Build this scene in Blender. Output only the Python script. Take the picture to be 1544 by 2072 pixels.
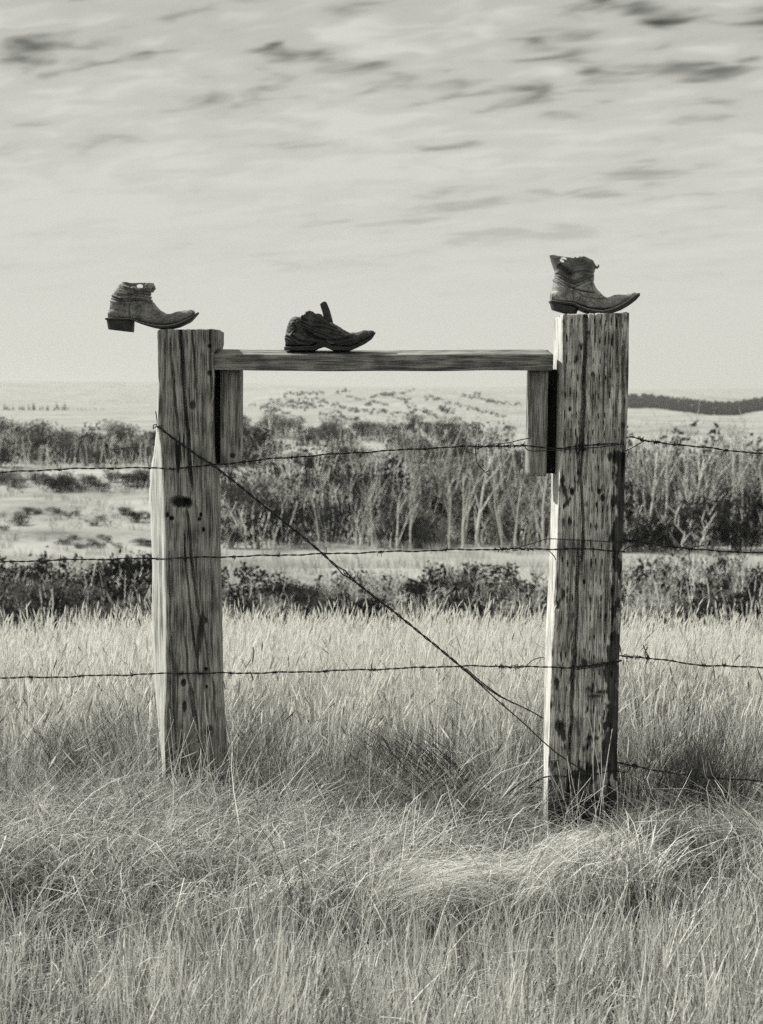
import bpy, math, random
import numpy as np
from mathutils import Vector, Euler, Matrix

# ------------------------------------------------------------------ clear
for o in list(bpy.data.objects):
    bpy.data.objects.remove(o)
scn = bpy.context.scene
COL = scn.collection

# ------------------------------------------------------------------ camera
EYE = 1.38                      # eye height above the ground at the fence
FPX = 2925.0                    # focal length in photograph pixels (1544 x 2072)
CX, CY = 772.0, 1036.0
PITCH = math.atan(236 / FPX)    # camera looks slightly down
cam_d = bpy.data.cameras.new('camera')
cam = bpy.data.objects.new('camera', cam_d)
COL.objects.link(cam)
cam.location = (0, 0, EYE)
cam.rotation_euler = (math.pi / 2 - PITCH, 0, 0)
cam_d.sensor_fit = 'VERTICAL'
cam_d.sensor_height = 36.0
cam_d.lens = FPX / 2072 * 36
cam_d.clip_start = 0.05
cam_d.clip_end = 20000
cam_d.dof.use_dof = True
cam_d.dof.focus_distance = 4.5
cam_d.dof.aperture_fstop = 6.3
scn.camera = cam

# ------------------------------------------------------------------ light
SUN_EL = math.radians(43)
SUN_AZ = math.radians(-69)      # clockwise from +Y: from the left and behind, so the fronts of the posts lie in shade
sun_vec = Vector((math.sin(SUN_AZ) * math.cos(SUN_EL), math.cos(SUN_AZ) * math.cos(SUN_EL), math.sin(SUN_EL)))
sun_d = bpy.data.lights.new('sun', 'SUN')
sun_d.energy = 5.0
sun_d.angle = math.radians(0.6)
sun_d.color = (1.0, 0.99, 0.93)
sun = bpy.data.objects.new('sun', sun_d)
sun.rotation_euler = sun_vec.to_track_quat('Z', 'Y').to_euler()
sun.location = sun_vec * 50
COL.objects.link(sun)

world = bpy.data.worlds.new('World')
scn.world = world
world.use_nodes = True
wn, wl = world.node_tree.nodes, world.node_tree.links
wn.clear()
w_out = wn.new('ShaderNodeOutputWorld')
w_bg = wn.new('ShaderNodeBackground')
w_bg.inputs['Strength'].default_value = 0.085
sky = wn.new('ShaderNodeTexSky')
sky.sky_type = 'NISHITA'
sky.sun_disc = False
sky.sun_elevation = SUN_EL
sky.sun_rotation = SUN_AZ
sep = wn.new('ShaderNodeSeparateColor')          # the film sees the blue sky through a red filter
wl.new(sky.outputs[0], sep.inputs[0])
gap = wn.new('ShaderNodeMath'); gap.operation = 'MULTIPLY'; gap.inputs[1].default_value = 0.25
wl.new(sep.outputs[0], gap.inputs[0])
tc = wn.new('ShaderNodeTexCoord')
sx = wn.new('ShaderNodeSeparateXYZ'); wl.new(tc.outputs['Generated'], sx.inputs[0])
def wmath(op, a, b=None, c=None):
    n = wn.new('ShaderNodeMath'); n.operation = op
    for i, v in enumerate((a, b, c)):
        if v is None: continue
        if isinstance(v, (int, float)): n.inputs[i].default_value = v
        else: wl.new(v, n.inputs[i])
    return n.outputs[0]
zc = wmath('ADD', wmath('MAXIMUM', sx.outputs[2], 0.0), 0.16)
u = wmath('DIVIDE', sx.outputs[0], zc)
v = wmath('DIVIDE', sx.outputs[1], zc)
cv = wn.new('ShaderNodeCombineXYZ')
wl.new(wmath('ADD', u, wmath('MULTIPLY', v, 0.30)), cv.inputs[0])
wl.new(wmath('ADD', wmath('MULTIPLY', v, 1.5), wmath('MULTIPLY', u, 0.22)), cv.inputs[1])
def wnoise(scale, detail, rough, dist, off):
    m = wn.new('ShaderNodeMapping'); m.inputs['Location'].default_value = off
    wl.new(cv.outputs[0], m.inputs[0])
    n = wn.new('ShaderNodeTexNoise'); n.inputs['Scale'].default_value = scale
    n.inputs['Detail'].default_value = detail; n.inputs['Roughness'].default_value = rough
    n.inputs['Distortion'].default_value = dist
    wl.new(m.outputs[0], n.inputs['Vector'])
    return n.outputs[0]
n1 = wnoise(3.4, 2.0, 0.5, 0.3, (28.957, 0.350, 0))
n2 = wnoise(1.0, 1.0, 0.5, 0.2, (22.080, 4.740, 0))
n3 = wnoise(9.0, 2.0, 0.5, 0.4, (29.590, 0.506, 0))
comb = wmath('ADD', wmath('ADD', wmath('MULTIPLY', n1, 0.40), wmath('MULTIPLY', n2, 0.26)), wmath('MULTIPLY', n3, 0.34))
ramp = wn.new('ShaderNodeValToRGB')
ramp.color_ramp.interpolation = 'EASE'
e = ramp.color_ramp.elements
e[0].position = 0.40; e[0].color = (1, 1, 1, 1)
e[1].position = 0.66; e[1].color = (0, 0, 0, 1)
em = ramp.color_ramp.elements.new(0.52); em.color = (0.76, 0.76, 0.76, 1)
wl.new(comb, ramp.inputs[0])
# the thin cloud thickens towards the horizon (long path through the layer)
thick = wn.new('ShaderNodeMapRange'); thick.inputs[1].default_value = 0.05; thick.inputs[2].default_value = 0.23
thick.inputs[3].default_value = 1.0; thick.inputs[4].default_value = 0.0
wl.new(sx.outputs[2], thick.inputs[0])
mask = wmath('ADD', ramp.outputs[0], wmath('MULTIPLY', wmath('SUBTRACT', 1.0, ramp.outputs[0]), wmath('POWER', thick.outputs[0], 0.8)))
val = wmath('ADD', wmath('MULTIPLY', mask, 6.8), wmath('MULTIPLY', wmath('SUBTRACT', 1.0, mask), gap.outputs[0]))
tint = wn.new('ShaderNodeCombineColor')
wl.new(val, tint.inputs[0]); wl.new(wmath('MULTIPLY', val, 1.0), tint.inputs[1]); wl.new(wmath('MULTIPLY', val, 0.915), tint.inputs[2])
wl.new(tint.outputs[0], w_bg.inputs[0])
wl.new(w_bg.outputs[0], w_out.inputs[0])

scn.view_settings.view_transform = 'Standard'
scn.view_settings.look = 'None'
scn.view_settings.exposure = 0.2
scn.view_settings.gamma = 1.0
scn.view_settings.use_curve_mapping = False
scn.render.engine = 'CYCLES'
scn.cycles.use_denoising = False
scn.cycles.max_bounces = 6
scn.cycles.diffuse_bounces = 2
scn.cycles.transmission_bounces = 3
scn.cycles.transparent_max_bounces = 4
scn.cycles.volume_bounces = 0
scn.cycles.caustics_reflective = False
scn.cycles.caustics_refractive = False

# ------------------------------------------------------------------ helpers
rng = np.random.default_rng(7)
random.seed(7)

def _h(ix, iy, seed):
    n = (ix.astype(np.int64) * 374761393 + iy.astype(np.int64) * 668265263 + seed * 1442695041) & 0x7fffffff
    n = ((n ^ (n >> 13)) * 1274126177) & 0x7fffffff
    n = (n ^ (n >> 16)) & 0xffff
    return n / 65535.0

def vnoise(x, y, seed=0):
    x = np.asarray(x, float); y = np.asarray(y, float)
    x, y = np.broadcast_arrays(x, y)
    ix, iy = np.floor(x), np.floor(y)
    fx, fy = x - ix, y - iy
    fx = fx * fx * (3 - 2 * fx); fy = fy * fy * (3 - 2 * fy)
    ix = ix.astype(np.int64); iy = iy.astype(np.int64)
    a = _h(ix, iy, seed); b = _h(ix + 1, iy, seed); c = _h(ix, iy + 1, seed); d = _h(ix + 1, iy + 1, seed)
    return (a * (1 - fx) + b * fx) * (1 - fy) + (c * (1 - fx) + d * fx) * fy

def fbm(x, y, seed=0, oct=3):
    s = 0; a = 0.5; t = 0
    for i in range(oct):
        s = s + a * vnoise(np.asarray(x) * 2 ** i, np.asarray(y) * 2 ** i, seed + i * 17); t += a; a *= 0.5
    return s / t

def sstep(a, b, x):
    t = np.clip((np.asarray(x, float) - a) / (b - a), 0, 1)
    return t * t * (3 - 2 * t)

def at(px, py, depth):
    """photograph pixel -> world point at a given distance along +Y"""
    a = np.asarray(px, float) - CX; b = CY - np.asarray(py, float)
    dy = FPX * math.cos(PITCH) + b * math.sin(PITCH)
    dz = -FPX * math.sin(PITCH) + b * math.cos(PITCH)
    t = depth / dy
    return a * t, np.broadcast_to(depth, np.shape(a * t)) if np.shape(a * t) else depth, EYE + dz * t

def P(px, py, depth):
    x, y, z = at(px, py, depth)
    return Vector((float(x), float(y), float(z)))

def row_to_z(row, depth): return at(CX, row, depth)[2]
def x_at(px, row, depth): return at(px, row, depth)[0]

def mesh_np(name, verts, faces, smooth=True, attr=None):
    me = bpy.data.meshes.new(name)
    verts = np.asarray(verts, np.float32)
    me.vertices.add(len(verts)); me.vertices.foreach_set('co', verts.ravel())
    if isinstance(faces, np.ndarray):
        k = faces.shape[1]; n = len(faces)
        idx = faces.astype(np.int32).ravel(); starts = np.arange(0, n * k, k, dtype=np.int32)
    else:
        idx = np.fromiter((i for f in faces for i in f), np.int32)
        lens = np.fromiter((len(f) for f in faces), np.int32); n = len(lens)
        starts = np.concatenate(([0], np.cumsum(lens)[:-1])).astype(np.int32)
    me.loops.add(len(idx)); me.loops.foreach_set('vertex_index', idx)
    me.polygons.add(n); me.polygons.foreach_set('loop_start', starts)
    me.update(calc_edges=True)
    me.validate()
    if smooth: me.polygons.foreach_set('use_smooth', np.ones(len(me.polygons), bool))
    if attr:
        for nm, arr in attr.items():
            a = me.attributes.new(nm, 'FLOAT', 'POINT'); a.data.foreach_set('value', np.asarray(arr, np.float32))
    return me

def link(name, data, mat=None, parent=None):
    o = bpy.data.objects.new(name, data); COL.objects.link(o)
    if mat is not None and data is not None and not data.materials: data.materials.append(mat)
    if parent is not None: o.parent = parent
    return o

def tag(o, label, cat=None, group=None, kind=None):
    o['label'] = label
    if cat: o['category'] = cat
    if group: o['group'] = group
    if kind: o['kind'] = kind
    return o

def empty(name, loc=(0, 0, 0)):
    o = bpy.data.objects.new(name, None); COL.objects.link(o); o.location = loc
    o.empty_display_size = 0.1
    return o

class MB:
    """collects tubes, quads and boxes as plain geometry"""
    def __init__(s): s.v = []; s.f = []; s.a = []
    def tube(s, pts, radii, n=4, cap=True, val=0.0):
        pts = [Vector(p) for p in pts]
        if not hasattr(radii, '__len__'): radii = [radii] * len(pts)
        base = len(s.v); up = None
        for i, p in enumerate(pts):
            d = (pts[min(i + 1, len(pts) - 1)] - pts[max(i - 1, 0)])
            if d.length < 1e-9: d = Vector((0, 0, 1))
            d.normalize()
            if up is None:
                up = Vector((0, 1, 0)) if abs(d.y) < 0.8 else Vector((1, 0, 0))
            a = d.cross(up)
            if a.length < 1e-6: a = d.orthogonal()
            a.normalize(); b = a.cross(d).normalized(); up = b
            for k in range(n):
                t = 2 * math.pi * k / n
                q = p + (a * math.cos(t) + b * math.sin(t)) * radii[i]
                s.v.append((q.x, q.y, q.z)); s.a.append(val)
        for i in range(len(pts) - 1):
            for k in range(n):
                k2 = (k + 1) % n
                s.f.append((base + i * n + k, base + i * n + k2, base + (i + 1) * n + k2, base + (i + 1) * n + k))
        if cap:
            s.f.append(tuple(base + k for k in reversed(range(n))))
            s.f.append(tuple(base + (len(pts) - 1) * n + k for k in range(n)))
    def quad(s, a, b, c, d, val=0.0):
        i = len(s.v)
        for p in (a, b, c, d): s.v.append(tuple(p)); s.a.append(val)
        s.f.append((i, i + 1, i + 2, i + 3))
    def mesh(s, name, smooth=True): return mesh_np(name, s.v, s.f, smooth, {'tone': s.a})

# ------------------------------------------------------------------ materials
def newmat(name):
    m = bpy.data.materials.new(name); m.use_nodes = True
    nt = m.node_tree; nt.nodes.clear()
    return m, nt.nodes, nt.links

def tintc(v): return (min(v * 1.0, 1), min(v * 0.995, 1), min(v * 0.94, 1), 1)

def math_n(N, L, op, a, b=None):
    n = N.new('ShaderNodeMath'); n.operation = op
    for i, v in enumerate((a, b)):
        if v is None: continue
        if isinstance(v, (int, float)): n.inputs[i].default_value = v
        else: L.new(v, n.inputs[i])
    return n.outputs[0]

def noise_n(N, L, vec, scale, detail=3, rough=0.55):
    n = N.new('ShaderNodeTexNoise'); n.inputs['Scale'].default_value = scale
    n.inputs['Detail'].default_value = detail; n.inputs['Roughness'].default_value = rough
    if vec is not None: L.new(vec, n.inputs['Vector'])
    return n.outputs[0]

def ramp_n(N, L, fac, stops):
    r = N.new('ShaderNodeValToRGB'); el = r.color_ramp.elements
    el[0].position = stops[0][0]; el[0].color = tintc(stops[0][1])
    el[1].position = stops[-1][0]; el[1].color = tintc(stops[-1][1])
    for p, v in stops[1:-1]:
        q = el.new(p); q.color = tintc(v)
    L.new(fac, r.inputs[0])
    return r.outputs[0]

def wood_mat(name, axis, lo, hi, fine=420.0):
    """weathered wood; 'tone' attribute = dark creosoted or rotted staining of the surface (0 none .. 1 black), negative = painted sunlight"""
    m, N, L = newmat(name)
    out = N.new('ShaderNodeOutputMaterial'); b = N.new('ShaderNodeBsdfPrincipled')
    tcn = N.new('ShaderNodeTexCoord')
    mp = N.new('ShaderNodeMapping')
    sc = [1, 1, 1]; sc[axis] = 0.022
    mp.inputs['Scale'].default_value = sc
    L.new(tcn.outputs['Object'], mp.inputs[0])
    mp2 = N.new('ShaderNodeMapping')
    sc2 = [1, 1, 1]; sc2[axis] = 0.10
    mp2.inputs['Scale'].default_value = sc2
    L.new(tcn.outputs['Object'], mp2.inputs[0])
    f1 = noise_n(N, L, mp.outputs[0], fine, 4, 0.65)
    f2 = noise_n(N, L, mp2.outputs[0], 70, 4, 0.6)
    f3 = noise_n(N, L, tcn.outputs['Object'], 14, 3, 0.5)
    s = math_n(N, L, 'ADD', math_n(N, L, 'MULTIPLY', f1, 0.5), math_n(N, L, 'ADD', math_n(N, L, 'MULTIPLY', f2, 0.32), math_n(N, L, 'MULTIPLY', f3, 0.18)))
    colr = ramp_n(N, L, s, [(0.39, lo), (0.475, (lo + hi) * 0.36), (0.57, hi)])
    at_ = N.new('ShaderNodeAttribute'); at_.attribute_name = 'tone'
    st = N.new('ShaderNodeMix'); st.data_type = 'RGBA'
    fac = math_n(N, L, 'MAXIMUM', math_n(N, L, 'MINIMUM', at_.outputs['Fac'], 0.97), 0.0)
    L.new(fac, st.inputs[0]); L.new(colr, st.inputs[6]); st.inputs[7].default_value = tintc(0.012)
    pw = N.new('ShaderNodeMix'); pw.data_type = 'RGBA'          # negative tone: sunlight painted on as paler wood
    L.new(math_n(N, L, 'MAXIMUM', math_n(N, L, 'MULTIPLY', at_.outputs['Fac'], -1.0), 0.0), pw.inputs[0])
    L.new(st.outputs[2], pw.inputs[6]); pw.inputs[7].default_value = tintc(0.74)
    L.new(pw.outputs[2], b.inputs['Base Color'])
    b.inputs['Roughness'].default_value = 0.9
    b.inputs['Specular IOR Level'].default_value = 0.15
    bp = N.new('ShaderNodeBump'); bp.inputs['Strength'].default_value = 0.7; bp.inputs['Distance'].default_value = 0.004
    L.new(s, bp.inputs['Height']); L.new(bp.outputs[0], b.inputs['Normal'])
    L.new(b.outputs[0], out.inputs[0])
    return m

def leather_mat(name, lo, hi, seed=0.0):
    m, N, L = newmat(name)
    out = N.new('ShaderNodeOutputMaterial'); b = N.new('ShaderNodeBsdfPrincipled')
    tcn = N.new('ShaderNodeTexCoord'); mp = N.new('ShaderNodeMapping'); mp.inputs['Location'].default_value = (seed, seed * 2, 0)
    L.new(tcn.outputs['Object'], mp.inputs[0])
    a = noise_n(N, L, mp.outputs[0], 28, 4, 0.6); c = noise_n(N, L, mp.outputs[0], 260, 3, 0.6)
    s = math_n(N, L, 'ADD', math_n(N, L, 'MULTIPLY', a, 0.6), math_n(N, L, 'MULTIPLY', c, 0.4))
    colr = ramp_n(N, L, s, [(0.36, lo), (0.5, (lo + hi) * 0.5), (0.64, hi)])
    at_ = N.new('ShaderNodeAttribute'); at_.attribute_name = 'tone'
    st = N.new('ShaderNodeMix'); st.data_type = 'RGBA'
    L.new(at_.outputs['Fac'], st.inputs[0]); L.new(colr, st.inputs[6]); st.inputs[7].default_value = tintc(0.015)
    L.new(st.outputs[2], b.inputs['Base Color'])
    b.inputs['Roughness'].default_value = 0.62
    b.inputs['Specular IOR Level'].default_value = 0.35
    bp = N.new('ShaderNodeBump'); bp.inputs['Strength'].default_value = 0.6; bp.inputs['Distance'].default_value = 0.002
    L.new(s, bp.inputs['Height']); L.new(bp.outputs[0], b.inputs['Normal'])
    L.new(b.outputs[0], out.inputs[0])
    return m

def plain_mat(name, lo, hi, scale=60, rough=0.8, metal=0.0, coord='Object'):
    m, N, L = newmat(name)
    out = N.new('ShaderNodeOutputMaterial'); b = N.new('ShaderNodeBsdfPrincipled')
    tcn = N.new('ShaderNodeTexCoord')
    a = noise_n(N, L, tcn.outputs[coord], scale, 3, 0.6)
    L.new(ramp_n(N, L, a, [(0.35, lo), (0.65, hi)]), b.inputs['Base Color'])
    b.inputs['Roughness'].default_value = rough; b.inputs['Metallic'].default_value = metal
    b.inputs['Specular IOR Level'].default_value = 0.25
    L.new(b.outputs[0], out.inputs[0])
    return m

def leaf_mat(name, lo, hi, transl=0.3, attr='tone'):
    """thin dry blades, twigs and leaves: colour varies from piece to piece ('tone') and light passes through"""
    m, N, L = newmat(name)
    out = N.new('ShaderNodeOutputMaterial')
    at_ = N.new('ShaderNodeAttribute'); at_.attribute_name = attr
    oi = N.new('ShaderNodeObjectInfo')
    s = math_n(N, L, 'ADD', math_n(N, L, 'MULTIPLY', at_.outputs['Fac'], 0.75), math_n(N, L, 'MULTIPLY', oi.outputs['Random'], 0.25))
    c = ramp_n(N, L, s, [(0.0, lo), (1.0, hi)])
    d = N.new('ShaderNodeBsdfDiffuse'); t = N.new('ShaderNodeBsdfTranslucent'); mx = N.new('ShaderNodeMixShader')
    L.new(c, d.inputs[0]); L.new(c, t.inputs[0]); mx.inputs[0].default_value = transl
    L.new(d.outputs[0], mx.inputs[1]); L.new(t.outputs[0], mx.inputs[2]); L.new(mx.outputs[0], out.inputs[0])
    return m

M = {}
M['tie'] = wood_mat('weathered_tie_wood', 2, 0.02, 0.80)
M['post'] = wood_mat('grey_post_wood', 2, 0.04, 0.50)
M['rail'] = wood_mat('grey_rail_wood', 0, 0.05, 0.40)
M['cleat'] = wood_mat('grey_board_wood', 2, 0.05, 0.50)
M['gap_shade'] = wood_mat('gap_shade_black', 2, 0.008, 0.03)  # near-black colour standing in for shade in the gaps beside the boards
M['wire'] = plain_mat('rusty_wire', 0.012, 0.05, 200, 0.6, 0.3)
M['leather_a'] = leather_mat('worn_brown_leather', 0.04, 0.36, 1.3)
M['leather_b'] = leather_mat('dark_cracked_leather', 0.008, 0.10, 4.1)
M['leather_c'] = leather_mat('scuffed_leather', 0.04, 0.46, 7.7)
M['sole'] = leather_mat('sole_leather', 0.02, 0.07, 2.2)
M['welt'] = plain_mat('pale_welt_stitching', 0.10, 0.26, 300)
M['iron'] = plain_mat('rusted_iron', 0.02, 0.07, 300, 0.7, 0.4)
M['short'] = leaf_mat('bleached_short_grass', 0.04, 0.94, 0.22)
M['fescue'] = leaf_mat('dry_bunch_grass', 0.05, 0.90, 0.26)
M['tall'] = leaf_mat('pale_tall_grass', 0.25, 0.95, 0.42)
M['mat'] = leaf_mat('matted_straw', 0.04, 0.95, 0.20)
M['weed'] = leaf_mat('dark_weed_stems', 0.03, 0.16, 0.1)
M['fargrass'] = leaf_mat('pale_meadow_grass', 0.22, 0.58, 0.3)
M['bark'] = leaf_mat('pale_aspen_bark', 0.30, 0.82, 0.0)
M['twig'] = leaf_mat('grey_twigs', 0.03, 0.30, 0.1)
M['leaf_dark'] = leaf_mat('dark_shrub_leaves', 0.006, 0.05, 0.08)
M['leaf_mid'] = leaf_mat('dry_shrub_leaves', 0.015, 0.19, 0.12)
M['leaf_pale'] = leaf_mat('pale_shrub_leaves', 0.10, 0.55, 0.2)
M['conifer'] = leaf_mat('conifer_needles', 0.02, 0.06, 0.1)

def ground_mat():
    m, N, L = newmat('prairie_ground')
    out = N.new('ShaderNodeOutputMaterial'); b = N.new('ShaderNodeBsdfDiffuse')
    tcn = N.new('ShaderNodeTexCoord')
    a1 = noise_n(N, L, tcn.outputs['Object'], 0.13, 5, 0.6)
    a2 = noise_n(N, L, tcn.outputs['Object'], 0.02, 5, 0.6)
    a3 = noise_n(N, L, tcn.outputs['Object'], 3.0, 4, 0.6)
    s = math_n(N, L, 'ADD', math_n(N, L, 'MULTIPLY', a1, 0.45), math_n(N, L, 'ADD', math_n(N, L, 'MULTIPLY', a2, 0.35), math_n(N, L, 'MULTIPLY', a3, 0.2)))
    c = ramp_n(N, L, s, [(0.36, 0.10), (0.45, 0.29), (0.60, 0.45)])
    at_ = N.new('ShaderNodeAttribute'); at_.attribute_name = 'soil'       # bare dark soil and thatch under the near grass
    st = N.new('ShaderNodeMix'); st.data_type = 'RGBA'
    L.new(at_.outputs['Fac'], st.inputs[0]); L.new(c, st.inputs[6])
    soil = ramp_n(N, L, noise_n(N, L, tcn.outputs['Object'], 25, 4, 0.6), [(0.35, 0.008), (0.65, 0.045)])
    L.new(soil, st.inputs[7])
    L.new(st.outputs[2], b.inputs[0]); L.new(b.outputs[0], out.inputs[0])
    return m
M['ground'] = ground_mat()

# ------------------------------------------------------------------ terrain
TD = np.array([0, 3, 4.5, 6, 9, 10.5, 13, 20, 35, 45, 55, 66, 80, 110, 150, 220, 350, 600, 900, 1500, 2200, 4000, 9000], float)
TZ = np.array([0, 0, 0, -.10, -.42, -.75, -1.7, -3.2, -4.1, -4.5, -5.0, -5.5, -5.6, -6.0, -6.2, -6.5, -6.5, -7, -7.6, -6, -3, 0, 0], float)

def terrain(x, y):
    x = np.asarray(x, float); y = np.asarray(y, float)
    r = np.hypot(x, y) + 1e-6
    fwd = sstep(-0.35, 0.5, y / r)                 # the land falls away in front, stays level behind
    z = np.interp(r, TD, TZ) * (fwd + (1 - fwd) * sstep(30, 400, r))
    px = CX + FPX * x / np.maximum(y, r * 0.2)     # bearing
    # near undulation
    near = np.clip(1 - r / 12, 0, 1)
    z = z + near * 0.10 * (vnoise(x * 1.1 + 9, y * 1.1 + 4, 5) - 0.5)
    mid = sstep(14, 40, r) * (1 - sstep(400, 900, r))
    z = z + mid * 1.0 * (fbm(x / 22, y / 16, 11, 3) - 0.5)
    # bank at the right
    bank = np.exp(-((px - 1560) / 190) ** 2) * np.exp(-((r - 26) / 7.5) ** 2)
    z = z + 1.15 * bank
    far = sstep(500, 900, r)
    # left plateau, on the horizon
    lw = 1 - sstep(150, 900, px)
    z = z + sstep(1800, 4200, r) * (25 + 15 * lw - 5 * sstep(1000, 1300, px)) * np.where(y > 0, 1, 0.6)
    # rugged hills in the middle distance
    cw = sstep(430, 620, px) * (1 - sstep(1150, 1350, px))
    z = z + cw * sstep(1000, 1500, r) * (1 - sstep(2300, 3200, r)) * (30 * fbm(x / 260 + 3, y / 420, 23, 4) - 9)
    # wooded ridge at the right
    rw = sstep(1150, 1290, px) * (1 - 0.35 * sstep(1350, 1560, px))
    z = z + rw * (np.exp(-((r - 1250) / 230) ** 2) * 8.0)
    z = z - rw * sstep(400, 700, r) * (1 - sstep(900, 1100, r)) * 1.2
    z = z + far * 3 * (fbm(x / 300, y / 300, 31, 3) - 0.5)
    return z

def drop(px, row, d0=9.5, d1=6000):
    """where the sight line through a photograph pixel meets the land"""
    a = px - CX; b = CY - row
    dx = a; dy = FPX * math.cos(PITCH) + b * math.sin(PITCH); dz = -FPX * math.sin(PITCH) + b * math.cos(PITCH)
    t = np.geomspace(d0, d1, 4000) / dy
    zz = EYE + dz * t - terrain(dx * t, dy * t)
    k = np.argmax(zz < 0)
    if zz[k] >= 0: k = len(t) - 1
    return float(dx * t[k]), float(dy * t[k]), float(terrain(dx * t[k], dy * t[k]))

th = np.concatenate([np.linspace(-20, 20, 261), np.linspace(22, 338, 120)])
th = np.radians(th)
rr = np.concatenate([[0.25], np.linspace(0.6, 14, 90), np.geomspace(14.4, 9000, 210)])
R_, T_ = np.meshgrid(rr, th, indexing='ij')
gx = R_ * np.sin(T_); gy = R_ * np.cos(T_); gz = terrain(gx, gy)
nr, nt_ = R_.shape
i0 = (np.arange(nr - 1)[:, None] * nt_ + np.arange(nt_)[None, :])
i1 = (np.arange(nr - 1)[:, None] * nt_ + (np.arange(nt_)[None, :] + 1) % nt_)
quads = np.stack([i0, i1, i1 + nt_, i0 + nt_], -1).reshape(-1, 4)
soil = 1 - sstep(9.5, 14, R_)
gv = np.stack([gx, gy, gz], -1).reshape(-1, 3)
gfaces = [tuple(q) for q in quads.tolist()] + [tuple(range(nt_))[::-1]]
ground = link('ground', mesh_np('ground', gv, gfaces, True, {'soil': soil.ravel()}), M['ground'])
tag(ground, 'dry prairie ground falling away into a shallow valley', kind='structure')

# ------------------------------------------------------------------ fence posts
def interp_t(table, row, col):
    t = sorted(table); return np.interp(row, [a[0] for a in t], [a[col] for a in t])

def polyx(pts, row): return np.interp(row, [p[1] for p in pts], [p[0] for p in pts])

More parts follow.
